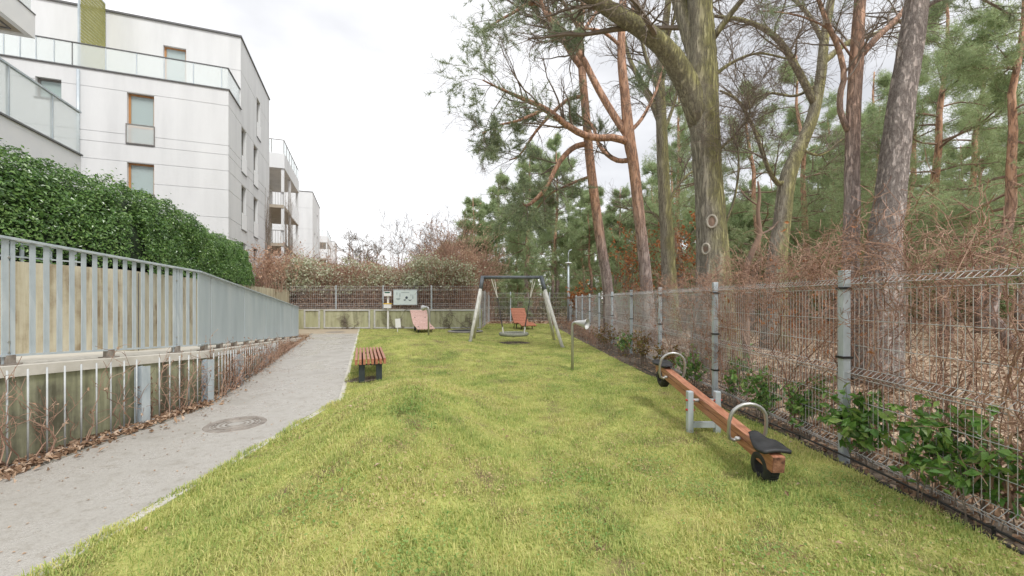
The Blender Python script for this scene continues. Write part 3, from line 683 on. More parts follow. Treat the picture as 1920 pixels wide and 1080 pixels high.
def block(s0, s1, label):
    t = thing('apartment_block', bp_(s0, 0, 1.98), label, 'building', 'buildings receding behind the thicket')
    ops = [(s0 + f0, s0 + f0 + .95, z, z + 2.2) for f0 in (2.2, 5.4) for z in (8.0, 5.1)] + [(s0 + 5.4, s0 + 6.35, 10.95, 13.2)]
    g = MB(); facade(g, 's', 0, s0, s1, 1.9, 14.9, ops, [12.9, 10.3, 8.5, 7.4, 6.5, 5.2]); facade(g, 't', s0, -9, -.32, 1.9, 14.9, [], [12.9, 10.3, 8.5, 7.4, 6.5, 5.2]); bbox(g, s0 + .33, s1, -9, -.33, 14.3, 14.8); g.build('wall', M['render'], t)
    for o in ops: window(t, 's', 0, *o, M['darkframe'], curtain=None, sill=False)
    g = MB(); bbox(g, s0 - .05, s0 + .35, -9, .05, 14.9, 14.97); bbox(g, s0 + .35, s1 + .05, -.35, .05, 14.9, 14.969); g.build('roof_coping', M['trim'], t)
TW = tower(S(533.5), S(560.5), 13.0, 'pale balcony tower with roof railing and dark vine stems beside the nearest block')
block(S(586), S(599.5), 'white flat-roofed block just beyond the first balcony tower')
tower(S(614), S(621.5), 13.0, 'small distant balcony tower between the two farther white blocks')
block(S(627.5), S(632), 'farthest white block at the right end of the building row')

# ------------------------------------------------------------------ back wall and fences
bw = thing('boundary_wall', (-6.5, 21.4, 0), 'low mossy concrete boundary wall at the far end of the lawn', 'wall')
g = MB(); g.box((-6.75, 21.55, .40), (10.3, .22, 1.26)); g.build('wall_body', M['conc_back'], bw)
g = MB(); g.box((-6.75, 21.55, 1.045), (10.34, .27, .03)); g.build('coping', M['slab'], bw)
for x0, x1 in ((-11.0, -10.15), (-9.95, -7.5), (-7.3, -4.6), (-4.4, -1.65)):
    g = MB(); c = (x0 + x1) / 2; wd = x1 - x0
    for z in (.07, .99): g.box((c, 21.42, z), (wd, .04, .06))
    for x in (x0 + .04, x1 - .04): g.box((x, 21.42, .53), (.07, .038, .86))
    g.build('trellis_frame', M['wire'], bw)
def mesh_panel(mb, p0, p1, zb, zt, folds, pitch, r, hz, depth=.05, side=(1, 0)):
    """welded wire panel with V folds"""
    p0 = np.asarray(p0, float); p1 = np.asarray(p1, float); L_ = np.linalg.norm(p1 - p0); n = int(L_ / pitch); dd = (p1 - p0) / L_
    nn = np.array((dd[1], -dd[0])) * (1 if np.dot((dd[1], -dd[0]), side) > 0 else -1)
    prof = [(zb, 0)]
    for fz in folds: prof += [(fz - .05, 0), (fz, depth), (fz + .05, 0)]
    prof += [(zt, 0)]; prof = np.array(prof)
    xs = (np.arange(n) + .5) / n * L_; K = len(prof)
    P = np.zeros((n, K, 3)); base = p0[None, :] + xs[:, None] * dd
    P[:, :, :2] = base[:, None, :] + prof[None, :, 1, None] * nn; P[:, :, 2] = prof[None, :, 0]
    mb.many(P, np.full((n, K), r), 4)
    for z in hz:
        o = np.interp(z, prof[:, 0], prof[:, 1]); a = p0 + nn * (o + .004); b = p1 + nn * (o + .004)
        mb.many(np.array([[(*a, z), (*b, z)]]), np.full((1, 2), r * 1.15), 4)
# fence on the back wall
bf = thing('boundary_fence', (-6.5, 21.5, 1.06), 'thin wire mesh fence standing on the far concrete wall', 'fence')
bx_ = [-11.8, -9.35, -6.85, -4.28, -1.7]
for x in bx_[1:]:
    MB().box((x, 21.55, 1.68), (.06, .05, 1.28)).build('post', M['galv'], bf)
for a, b in zip(bx_[:-1], bx_[1:]):
    g = MB(); mesh_panel(g, (a, 21.50), (b, 21.50), 1.08, 2.28, [1.25, 2.1], .10, .0045, [1.15, 1.25, 1.35, 1.6, 1.85, 2.05, 2.1, 2.26], side=(0, -1)); g.build('mesh_panel', M['wire'], bf)
# lower fence behind the swing
bf2 = thing('boundary_fence', (1.2, 28, 0), 'wire mesh fence behind the swing at the edge of the wood', 'fence')
px2 = [-1.6, -.1, 2.6, 4.0]
for x in px2: MB().box((x, 28.0, 1.05), (.07, .06, 2.1)).build('post', M['galv'], bf2)
MB().box((-1.65, 24.6, 1.05), (.07, .07, 2.1)).build('post', M['galv'], bf2)
for (a, b) in (((-1.65, 21.6), (-1.65, 24.6)), ((-1.65, 24.6), (-1.6, 28)), ((-1.6, 28), (-.1, 28)), ((-.1, 28), (2.6, 28)), ((2.6, 28), (4.0, 28))):
    g = MB(); mesh_panel(g, a, b, .06, 2.05, [.2, 1.0, 1.9], .10 if a[0] != b[0] and abs(a[1] - b[1]) < .1 else .25, .005, [.1, .3, .6, .95, 1.05, 1.4, 1.7, 2.0], side=(0, -1) if a[0] != -1.65 else (1, 0)); g.build('mesh_panel', M['wire'], bf2)
# right-hand fence
rf = thing('mesh_fence', (fence_x(4), 4, 0), 'long galvanised folded mesh fence along the right side of the lawn', 'fence')
fd = [-1.41, 1.24, 3.89, 6.54, 9.20, 11.7, 14.3, 16.8, 19.3, 21.8, 24.4, 27.0]
for d in fd:
    if d < 0: continue
    x = float(fence_x(d)); p = MB().box((x, d, .9), (.075, .065, 1.84)).box((x, d, 1.825), (.08, .07, .012)).build('post', M['galv'], rf, bevel=.006)
    g = MB()
    for z in (.42, 1.0, 1.66): g.box((x, d, z), (.10, .09, .022))
    g.build('clamp', M['pipe'], p)
for a, b in zip(fd[:-1], fd[1:]):
    g = MB(); mesh_panel(g, (float(fence_x(a)) + .055, a + .03), (float(fence_x(b)) + .055, b - .03), .06, 1.78, [.14, .86, 1.70], .05 if a < 12 else .10, .0030 if a < 9 else .0034, [.09, .14, .19, .38, .60, .81, .86, .91, 1.12, 1.36, 1.65, 1.70, 1.75], .06, side=(-1, 0))
    g.build('mesh_panel', M['wire'], rf)

# ------------------------------------------------------------------ playground things
def lz(x, y): return float(lawn_z(x, y))
# bench
bo = np.array((-2.59, 7.42)); bn = thing('bench', (bo[0], bo[1], lz(*bo)), 'backless bench of red-brown wooden slats on dark legs by the path', 'bench')
bax = np.array([(*U, 0), (*Vv, 0), (0, 0, 1)])
def bpt(a, t, z): p = bo + U * a + Vv * t; return np.array((p[0], p[1], lz(*bo) + z))
for k in range(8):
    t = -.245 + k * .07
    MB().box(bpt(.86, t, .378), (1.90, .046, .105), bax).build('slat', M['wood'], bn, bevel=.006)
for a in (.0, 1.72):
    for t in (-.15, .15): MB().box(bpt(a + .03, t, .135), (.06, .105, .37), bax).build('leg', M['legdark'], bn, bevel=.004)
    MB().box(bpt(a + .03, 0, .312), (.05, .42, .022), bax).build('cross_bar', M['legdark'], bn)
# lounger
def lounger(x, y, rz, label, col, scale=1.0):
    z0 = lz(x, y); t = thing('lounger', (x, y, z0), label, 'lounger', 'wooden loungers at the far end of the lawn')
    prof = [(-.95, .16), (-.5, .25), (-.1, .30), (.15, .36), (.45, .58), (.8, .86), (.96, .99)] if col is M['woodpink'] else [(-.95, .20), (-.62, .29), (-.30, .33), (.02, .27), (.22, .33), (.42, .58), (.60, .86), (.72, 1.06)]
    pr_ = np.array(prof); dl = np.r_[0, np.cumsum(np.linalg.norm(np.diff(pr_, axis=0), axis=1))]
    n = 21; ds = np.linspace(0, dl[-1], n + 1); q = np.c_[np.interp(ds, dl, pr_[:, 0]), np.interp(ds, dl, pr_[:, 1])]
    c, s_ = math.cos(rz), math.sin(rz)
    def lp(a, b, z): return np.array((x + a * c - b * s_, y + a * s_ + b * c, z0 + z))
    for k in range(n):
        m = (q[k] + q[k + 1]) / 2; dv = nrm(q[k + 1] - q[k]); d3 = np.array((-dv[0] * s_, dv[0] * c, dv[1])); l3 = np.array((c, s_, 0)); n3 = np.cross(l3, d3)
        MB().box(lp(0, m[0], m[1]), (.82, np.linalg.norm(q[k + 1] - q[k]) - .012, .032), np.array([l3, d3, n3])).build('slat', col, t)
    for sgn in (-.3, .3):
        g = MB(); g.tube([lp(sgn, a, b - .035) for a, b in prof], .022, 6); g.build('side_rail', M['legdark'], t)
        for a, b in ((-.6, .29), (.1, .29)): MB().box(lp(sgn, a, b / 2 - .02), (.05, .05, b)).build('leg', M['legdark'], t)
    MB().tube([lp(.25, .5, .66), lp(.25, .62, 0.0)], .022, 6).build('leg', M['legdark'], t); MB().tube([lp(-.25, .5, .66), lp(-.25, .62, 0.0)], .022, 6).build('leg', M['legdark'], t)
M['woodpink'] = pm('weathered_pink_wood', [(.44, .25, .20), (.55, .36, .31), (.64, .47, .43)], 7, rough=.6, bump=.15, stretch=(5, .4, 5))
p1 = at(799, 625, 19.2); lounger(p1[0] - .28, 19.6, R(24), 'weathered pinkish wooden lounger before the boundary wall', M['woodpink'])
M['wood2'] = pm('orange_wood', [(.30, .085, .045), (.42, .15, .08), (.50, .22, .13)], 7, rough=.6, bump=.15, stretch=(5, .4, 5))
lounger(.55, 21.3, R(20), 'orange-red wooden lounger seen behind the basket swing', M['wood2'])
# basket swing
sx = thing('basket_swing', (0, 14.1, lz(0, 14.1)), 'basket swing with pale splayed poles and a dark steel beam', 'swing')
apex = [np.array((-1.02, 14.1, 2.33)), np.array((1.02, 14.1, 2.33))]
feet = [np.array((-1.36, 13.1, 0)), np.array((-1.45, 15.3, 0)), np.array((1.62, 12.9, 0)), np.array((1.60, 15.3, 0))]
MB().tube([apex[0] + (-.06, 0, 0), apex[1] + (.06, 0, 0)], .056, 12).build('beam', M['anthracite'], sx, smooth=True)
for k, f in enumerate(feet):
    a = apex[k // 2]; f = f.copy(); f[2] = lz(f[0], f[1]) - .05; kn = a + (f - a) * .19
    MB().tube([a + (0, 0, .03), kn], [.066, .062], 12).build('leg_bracket', M['anthracite'], sx, smooth=True)
    MB().tube([kn, f], [.056, .056], 12).build('leg', M['woodgrey'], sx, smooth=True)
    MB().tube([f + (0, 0, .01), f + (0, 0, .09)], .062, 10).build('leg_shoe', M['steel'], sx)
rc = np.array((.06, 14.1, .36)); rg = MB(); rg.torus(rc, .46, .062, n=36, m=10); ring = rg.build('basket_ring', M['ringrope'], sx, smooth=True)
g = MB()
for q in np.linspace(-.38, .38, 9):
    h = math.sqrt(max(0, .44 ** 2 - q * q)); g.tube([rc + (q, -h, 0), rc + (q, 0, -.07), rc + (q, h, 0)], .011, 5); g.tube([rc + (-h, q, 0), rc + (0, q, -.075), rc + (h, q, 0)], .011, 5)
g.build('rope_net', M['rope'], ring)
for sg in (-1, 1):
    hp = np.array((.06 + sg * .72, 14.1, 2.27)); jn = np.array((.06 + sg * .57, 14.1, 1.62))
    for dy in (-.06, .06): MB().tube([hp + (dy * .9, dy, 0), jn], .015, 6).build('hanger', M['chain'], sx)
    for dy in (-.3, .3):
        MB().tube([jn, rc + (sg * .36, dy, .05)], .014, 6).build('rope', M['rope'], sx)
        e = nrm(jn - (rc + (sg * .36, dy, .05))); b0 = rc + (sg * .36, dy, .05); MB().tube([b0, b0 + e * .2], .02, 6).build('rope_sleeve', M['chain'], sx)
# worn patch under the swing
def disc(name, x, y, rx, ry, mat, label=None, cat=None, kind=None, dz=.012, ring=0):
    g = MB(); n = 28; a = np.arange(n) / n * 6.2832; rr = 1 + .12 * np.sin(a * 3 + x) + .08 * np.sin(a * 5 + y)
    xs, ys_ = x + np.cos(a) * rx * rr, y + np.sin(a) * ry * rr
    V = np.c_[np.r_[x, xs], np.r_[y, ys_], lawn_z(np.r_[x, xs], np.r_[y, ys_]) + np.r_[dz, np.full(n, dz)]]
    g.add(V, [[0, 1 + k, 1 + (k + 1) % n] for k in range(n)]); return tag(g.build(name, mat), label, cat, kind=kind)
disc('soil_shade_patch', .08, 14.0, .5, .45, M['soil'], kind='structure')
disc('soil_shade_patch', -2.78, 7.62, .30, .30, M['soil'], kind='structure', dz=.02)  # dark disc painting the bench's contact shadow onto the lawn
# ground trampoline
tx, ty = at(873, 623.5, 19.3)[0], 19.2; tz = lz(tx, ty); tp_ = thing('ground_trampoline', (tx, ty, tz), 'round black trampoline set flush in the far lawn', 'trampoline')
MB().lathe([(0, .05), (.66, .05), (.68, .045)], (tx, ty, tz), 32).build('jump_mat', M['rubber'], tp_)
MB().lathe([(.68, .0), (.68, .055), (.70, .06), (.80, .05), (.84, .02)], (tx, ty, tz), 32).build('rim', M['kerbdark'], tp_)
# speaking tubes
def horn_tube(x, y, hgt, az, label, rad):
    z0 = lz(x, y); t = thing('speaking_tube', (x, y, z0), label, 'speaking tube', 'talking tubes on the lawn')
    dx, dy = math.cos(az), math.sin(az); rb = .09
    pts = [np.array((x, y, z0 - .05)), np.array((x, y, z0 + hgt - rb - .04))] + [np.array((x + dx * rb * (1 - math.cos(a)), y + dy * rb * (1 - math.cos(a)), z0 + hgt - rb - .04 + rb * math.sin(a))) for a in np.linspace(.2, math.pi / 2, 6)]
    MB().tube(pts, rad, 14).build('pipe', M['steel'], t, smooth=True)
    c = pts[-1]; d3 = nrm(np.array((dx, dy, -.12))); s3 = nrm(np.cross(d3, (0, 0, 1))); u3 = np.cross(s3, d3)
    MB().lathe([(rad + .002, 0), (rad + .012, .03), (.082, .20), (.112, .255), (.116, .265), (.108, .265), (.078, .19), (rad, .03)], c, 24, np.array([s3, u3, d3])).build('horn', M['wire'], t, smooth=True)
    MB().torus(c + d3 * .262, .112, .007, np.array([s3, u3, d3]), 28, 6).build('horn_rim', M['steel'], t, smooth=True)
horn_tube(1.30, 8.73, 1.08, R(-38), 'steel speaking tube on the lawn with its horn turned towards the fence', .030)
horn_tube(-3.42, 16.6, 1.22, R(140), 'speaking tube beside the pink lounger, its bent end facing away left', .035)
# notices at the back
px_, py_ = at(727, 616, 21.1)[0], 21.15; z0 = lz(px_, py_)
nb = thing('dispenser_post', (px_, py_, z0), 'white post with two small boxes, one green topped and one yellow lidded', 'dispenser')
MB().box((px_, py_, z0 + .98), (.085, .06, 1.96)).build('post', M['signwhite'], nb)
b1 = MB().box((px_, py_ - .07, 1.86), (.36, .12, .25)).build('upper_box', M['signwhite'], nb, bevel=.01)
MB().box((px_, py_ - .133, 1.93), (.28, .006, .07)).build('green_label', M['signgreen'], b1)
b2 = MB().box((px_, py_ - .08, 1.22), (.37, .14, .22)).build('lower_box', M['signwhite'], nb, bevel=.01)
MB().box((px_, py_ - .08, 1.345), (.40, .17, .045)).build('lid', M['signyellow'], b2)
sb = thing('information_board', (-5.62, 21.3, 1.1), 'pale blue board with dark animal silhouettes hung on the far fence', 'sign')
MB().box((-5.62, 21.36, 1.68), (1.20, .03, .76)).build('panel', M['signpale'], sb)
g = MB()
for z in (1.29, 2.07): g.box((-5.62, 21.358, z), (1.25, .04, .03))
for x in (-6.232, -5.008): g.box((x, 21.358, 1.68), (.026, .039, .75))
g.build('frame', M['galv'], sb)
def shape(poly, x, z, s, mat, name):
    v = [(x + a * s, 21.338, z + b * s) for a, b in poly]; w2 = [(a, 21.342, c) for a, b, c in v]; n = len(v)
    MB().add(v + w2, [list(range(n))], [[i, (i + 1) % n, n + (i + 1) % n, n + i] for i in range(n)]).build(name, mat, sb)
bird = [(-1, .1), (-.6, .35), (-.2, .3), (.1, .5), (.45, .45), (.5, .25), (.9, .2), (.5, .08), (.3, -.25), (-.2, -.35), (-.6, -.1)]
flyer = [(-1, .5), (-.3, .15), (0, .3), (.3, .15), (1, .6), (.45, -.1), (.1, -.3), (-.4, -.1)]
rnd = [(math.cos(a), math.sin(a)) for a in np.linspace(0, 6.28, 12)[:-1]]
slim = [(-.15, -1), (.15, -1), (.25, 0), (.1, 1), (-.1, 1), (-.25, 0)]
for k, (po, x, z, s_, m_) in enumerate(((bird, -5.97, 1.58, .15, 'signgrey'), (bird, -5.64, 1.53, .085, 'signdark'), (rnd, -5.55, 1.66, .07, 'signdark'), (flyer, -5.38, 1.52, .11, 'signdark'), (slim, -5.9, 1.80, .11, 'signgrey'), (slim, -6.06, 1.88, .08, 'signgrey'), (slim, -5.32, 1.79, .07, 'signgrey'), (slim, -5.22, 1.70, .12, 'signgrey'))):
    shape(po, x, z, s_, M[m_], 'silhouette')
MB().box((-5.62, 21.339, 1.93), (.42, .004, .035)).build('heading', M['signgrey'], sb)
wx, wy = at(746, 622, 19.0)[0], 19.0; z0 = lz(wx, wy); ws = thing('small_sign', (wx, wy, z0), 'small blank white notice on a short stake near the mound', 'sign')
MB().beam((wx - .02, wy, z0 - .05), (wx, wy, z0 + .25), .03, .02).build('stake', M['signwhite'], ws)
MB().box((wx + .01, wy - .02, z0 + .42), (.25, .012, .42), np.array([(math.cos(.08), 0, math.sin(.08)), (0, 1, 0), (-math.sin(.08), 0, math.cos(.08))])).build('plate', M['signwhite'], ws)
# lamp post
lp0 = at(1068, 604, 27.0); lx, ly = 3.70, 26.6; lm = thing('street_lamp', (lx, ly, 0), 'tall grey lamp post with disc light beside the far fence corner', 'street lamp')
MB().tube([(lx, ly, -.03), (lx, ly, 2.2), (lx, ly, 3.9)], [.085, .075, .06], 12).build('pole', M['galv'], lm, smooth=True)
MB().lathe([(0, 4.02), (.10, 4.02), (.22, 3.98), (.23, 3.94), (.10, 3.90), (0, 3.90)], (lx, ly, 0), 20).build('light_disc', M['lampglass'], lm, smooth=True)
MB().tube([(lx, ly, 4.0), (lx, ly, 4.6), (lx + .06, ly, 4.76), (lx + .22, ly, 4.84)], .032, 8).build('top_arm', M['galv'], lm, smooth=True)
# seesaw
Np = np.array((2.17, 3.30, .205)); Fp = np.array((2.19, 6.02, .555)); dv = nrm(Fp - Np); sv = nrm(np.cross(dv, (0, 0, 1))); uv = np.cross(sv, dv); LEN = np.linalg.norm(Fp - Np)
ss_ = thing('seesaw', (2.18, 4.62, 0.03), 'long orange wooden seesaw with black seats and hoop handles near the fence', 'seesaw')
AX = np.array([dv, sv, uv])
def sp(a, b, c): return Np + dv * a + sv * b + uv * c
bm_ = MB(); bm_.box(sp(LEN / 2, 0, 0), (LEN, .105, .14), AX); beam = bm_.build('beam', M['woodseesaw'], ss_, bevel=.006)
MB().box(sp(-.004, 0, 0), (.006, .095, .13), AX).build('end_grain', M['endgrain'], beam)
for t in (-.052, .052): MB().box(sp(LEN / 2, t * 1.03, .010), (LEN - .5, .003, .006), AX).build('lamination_joint', M['endgrain'], beam)
def seat(a0, sgn):
    n, m = 12, 8; V = []; top_ = []
    for i in range(n + 1):
        f = i / n; a = a0 + sgn * (f * .34); wd = (.045 + .085 * math.sin(min(1, f * 1.35) * math.pi / 2) ** 1.4) * (1 if f < .9 else 1 - (f - .9) * 1.6)
        lift = .03 * math.cos(f * math.pi * 2) ** 2 * (1 if f < .5 else .6)
        for j in range(m + 1):
            b = (j / m * 2 - 1); V.append(sp(a, b * wd, .079 + .018 + lift * .6 - .016 * b * b))
    i = np.arange((n + 1) * (m + 1)).reshape(n + 1, m + 1); q = np.stack([i[:-1, :-1], i[:-1, 1:], i[1:, 1:], i[1:, :-1]], -1).reshape(-1, 4)
    o = MB().add(V, q).build('seat', M['rubber'], ss_, smooth=True); md = o.modifiers.new('thick', 'SOLIDIFY'); md.thickness = .026; md.offset = 0
seat(.36, -1); seat(LEN - .36, 1)
def handle(a):
    pts = [sp(a, -.06, -.005), sp(a, -.115, -.02), sp(a - .005, -.155, .0), sp(a - .01, -.17, .06), sp(a - .01, -.17, .17)]
    for th in np.linspace(math.pi, 0, 11): pts.append(sp(a - .01, math.cos(th) * .165, .19 + math.sin(th) * .145))
    pts += [sp(a - .01, .17, .17), sp(a - .01, .17, .06), sp(a - .005, .155, .0), sp(a, .115, -.02), sp(a, .06, -.005)]
    h = MB().tube(pts, .0165, 10).build('handle', M['steel'], ss_, smooth=True)
    for b in (-.075, .075): MB().lathe([(0, -.014), (.022, -.012), (.028, 0), (.022, .012), (0, .014)], sp(a, b, -.002), 12).build('bolt_cap', M['wire'], h, smooth=True)
handle(.47); handle(LEN - .47)
def wheel(a, label=None):
    c = sp(a, 0, -.105)
    ax = np.array([dv, uv, sv])
    o = MB().lathe([(.062, -.052), (.075, -.058), (.115, -.055), (.130, -.040), (.134, 0), (.130, .040), (.115, .055), (.075, .058), (.062, .052), (.062, -.052)], c, 28, ax).build('tyre', M['rubber'], ss_, smooth=True)
    g = MB()
    for k in range(24):
        an = k / 24 * 6.2832; g.box(c + dv * math.cos(an) * .133 + uv * math.sin(an) * .133, (.012, .075, .010), np.array([-dv * math.sin(an) + uv * math.cos(an), sv, dv * math.cos(an) + uv * math.sin(an)]))
    g.build('tread', M['rubber'], o)
wheel(.17); wheel(LEN - .17)
pv = float(np.dot(np.array((2.12, 4.62, .36)) - Np, dv))
for bx0 in (-.155, .155):
    c = sp(pv, bx0, 0); g = MB().box((c[0], c[1], .245), (.065, .065, .53)); st = g.build('stand_post', M['galv'], ss_, bevel=.008)
    gg = MB()
    for z in (.30, .41): gg.lathe([(0, -.012), (.014, -.010), (.018, 0), (.014, .010), (0, .012)], (c[0] + (-.036 if bx0 < 0 else .036), c[1] - .01, z), 10); gg.lathe([(0, -.012), (.014, -.010), (.018, 0), (0, .012)], (c[0] - (-.036 if bx0 < 0 else .036), c[1] - .01, z), 10)
    gg.build('bolt_cap', M['red'], st, smooth=True)
a_, b_ = sp(pv, -.155, 0), sp(pv, .155, 0)
MB().beam((a_[0], a_[1], .13), (b_[0], b_[1], .13), .05, .06).build('stand_bar', M['galv'], ss_); MB().tube([(a_[0], a_[1], .405), (b_[0], b_[1], .405)], .02, 10).build('axle', M['steel'], ss_)

# manhole cover
mh = at(442, 797, 4.95); mx0, my0 = mh[0], 1178 / (797 - HZ); mx0 = (442 - CX) / F * my0
mc = thing('manhole_cover', (mx0, my0, .012), 'round worn manhole cover set in the gravel path', 'manhole cover')
MB().lathe([(.265, .013), (.27, .018), (.325, .018), (.335, .010)], (mx0, my0, 0), 40).build('frame_ring', M['iron'], mc)
MB().lathe([(0, .015), (.258, .015), (.262, .012)], (mx0, my0, 0), 40).build('cover', M['gravelfill'], mc)
g = MB()
for r_ in (.10, .155, .205, .243): g.lathe([(r_ - .010, .0152), (r_ - .007, .021), (r_ + .007, .021), (r_ + .010, .0152)], (mx0, my0, 0), 36)
g.build('raised_ring', M['iron'], mc)
g = MB()
for k in range(16):
    an = k / 16 * 6.2832; g.box((mx0 + math.cos(an) * .225, my0 + math.sin(an) * .225, .018), (.03, .012, .007), np.array([(math.cos(an), math.sin(an), 0), (-math.sin(an), math.cos(an), 0), (0, 0, 1)]))
g.build('rib', M['iron'], mc)
gx, gy = at(622, 624.5, 18.9)[0], 19.3
dg = thing('drain_cover', (gx, gy, .01), 'flat dark drain cover in the beige paving at the path end', 'drain cover')
MB().lathe([(0, .016), (.42, .016), (.45, .010)], (gx, gy, 0), 28).build('cover', M['iron'], dg)
g = MB(); g.lathe([(.20, .016), (.21, .022), (.25, .022), (.26, .016)], (gx, gy, 0), 28); g.build('raised_ring', M['iron'], dg)

# edging pipe with stakes
ep = thing('edging_pipe', (3.1, 3.9, 0), 'thin black pipe held by stakes along the lawn edge', 'pipe')
dpt = np.linspace(.3, 9, 30); pz = .075 + .012 * np.sin(dpt * 2.2)
MB().tube(np.c_[bed_x(dpt) + .055, dpt, pz], .009, 8).build('pipe', M['pipe'], ep, smooth=True)
MB().tube(np.c_[bed_x(dpt) - .01, dpt, .035 + 0 * dpt], .012, 6).build('edging_strip', M['pipe'], ep, smooth=True)
for d in (2.62, 4.4, 6.2, 8.0):
    x = float(bed_x(d)) + .055; MB().tube([(x, d, -.05), (x, d, .085)], .010, 8).build('stake', M['pipe'], ep)

# ------------------------------------------------------------------ vegetation tools
def rand_dir(n, r=None):
    return nrm((r or rng).normal(size=(n, 3)))
def leaves(mb, P, Nn, size, aspect=.5, fold=.25, r=None, jit=.35):
    """one folded four-triangle-free leaf (two quads' worth of tris) per point, facing Nn"""
    r = r or rng; n = len(P); Nn = nrm(Nn + jit * r.normal(size=(n, 3))); t = nrm(np.cross(Nn, rand_dir(n, r))); b = np.cross(Nn, t)
    sz = (size * r.uniform(.6, 1.25, n))[:, None] if np.isscalar(size) else size[:, None]
    a = P - t * sz * .5; c = P + t * sz * .5; m1 = P + b * sz * aspect * .5 + Nn * sz * fold * .5; m2 = P - b * sz * aspect * .5 + Nn * sz * fold * .5
    V = np.stack([a, m2, c, m1], 1).reshape(-1, 3); i = np.arange(n)[:, None] * 4
    return mb.add(V, np.concatenate([i + [[0, 1, 2]], i + [[0, 2, 3]]], 1).reshape(-1, 3))
def needles(mb, P, D, k, ln, wd, spread=.75, r=None, along=.15):
    """k thin needle triangles per shoot point"""
    r = r or rng; n = len(P); D = nrm(D)
    P = np.repeat(P, k, 0) + np.repeat(D, k, 0) * r.uniform(-along, along, (n * k, 1)); d = nrm(np.repeat(D, k, 0) * (1 - spread) + spread * rand_dir(n * k, r) + np.array((0, 0, .12)))
    l_ = (ln * r.uniform(.6, 1.2, n * k))[:, None]; s = nrm(np.cross(d, rand_dir(n * k, r))) * (wd * r.uniform(.7, 1.2, n * k))[:, None]
    V = np.stack([P - s * .5, P + s * .5, P + d * l_], 1).reshape(-1, 3)
    return mb.add(V, np.arange(n * k * 3).reshape(-1, 3))
def spawn(P, Rr, n, t0, t1, ang, length, K=5, grav=0., jit=.12, rr=.45, up=0., r=None, taper=.25):
    """n side branches on each polyline: ang = mean angle off the parent, length(t, plen) """
    r = r or rng; N, Kp, _ = P.shape; t = r.uniform(t0, t1, (N, n)); f = t * (Kp - 1); i = np.minimum(f.astype(int), Kp - 2); fr_ = (f - i)[..., None]
    ar = np.arange(N)[:, None]; p = P[ar, i] * (1 - fr_) + P[ar, i + 1] * fr_; tg = nrm(P[ar, i + 1] - P[ar, i]); pr_ = Rr[ar, i] * (1 - fr_[..., 0]) + Rr[ar, i + 1] * fr_[..., 0]
    pl_ = np.linalg.norm(np.diff(P, axis=1), axis=2).sum(1)[:, None]
    pe = nrm(np.cross(tg, rand_dir(N * n, r).reshape(N, n, 3))); a = ang * r.uniform(.7, 1.25, (N, n, 1))
    d = nrm(tg * np.cos(a) + pe * np.sin(a) + np.array((0, 0, up)))
    L_ = length(t, np.broadcast_to(pl_, t.shape)) * r.uniform(.6, 1.15, t.shape)
    p = p.reshape(-1, 3); d = d.reshape(-1, 3); L_ = L_.reshape(-1, 1); out = [p]; n_ = len(p)
    for k in range(K - 1):
        d = nrm(d + jit * r.normal(size=(n_, 3)) + np.array((0, 0, grav))); p = p + d * L_ / (K - 1); out.append(p)
    r0 = (pr_.reshape(-1) * rr); RR = r0[:, None] * np.linspace(1, taper, K)[None]
    return np.stack(out, 1), np.maximum(RR, .0025)
def resample(pts, rad, K):
    """smooth (Catmull-Rom) polyline to K stations"""
    P = np.asarray(pts, float); rad = np.asarray(rad, float); n = len(P)
    Q = np.concatenate([[2 * P[0] - P[1]], P, [2 * P[-1] - P[-2]]]); f = np.linspace(0, n - 1, K); i = np.minimum(f.astype(int), n - 2); t = (f - i)[:, None]
    p0, p1, p2, p3 = Q[i], Q[i + 1], Q[i + 2], Q[i + 3]
    out = .5 * ((2 * p1) + (-p0 + p2) * t + (2 * p0 - 5 * p1 + 4 * p2 - p3) * t ** 2 + (-p0 + 3 * p1 - 3 * p2 + p3) * t ** 3)
    return out, np.interp(f, np.arange(n), rad)
def offax(px): return 1 / math.sqrt(1 + ((px - CX) / F) ** 2)      # a wide lens draws round things wider off its axis
def limb(pix, d, dd=0.0, K=14):
    """limb through photo pixels (x, y, width): depth runs from d to d+dd"""
    n = len(pix); ds = d + dd * np.linspace(0, 1, n) ** 1.3
    return resample([at(p[0], p[1], q) for p, q in zip(pix, ds)], [p[2] / 2 / F * q * offax(p[0]) for p, q in zip(pix, ds)], K)
def bark_tube(mb, P, Rr, sides, amp, seed):
    V, Fq, c = tubes(P[None], Rr[None], sides, True); K = len(P)
    r = np.random.default_rng(seed); V = V.reshape(K, sides, 3); cen = P[:, None, :]
    lum = np.zeros((K, sides))
    an = np.arange(sides) / sides * 6.2832
    for _ in range(9):
        m = r.integers(1, 7); lum += np.sin(an[None] * m + r.uniform(0, 6.28) + np.arange(K)[:, None] * r.uniform(-.25, .25)) * r.uniform(.2, 1) / (1 + m * .25)
    lum += .5 * r.normal(size=(K, sides)); V = cen + (V - cen) * (1 + amp * lum[..., None] * .35)
    mb.add(V.reshape(-1, 3), Fq, c)

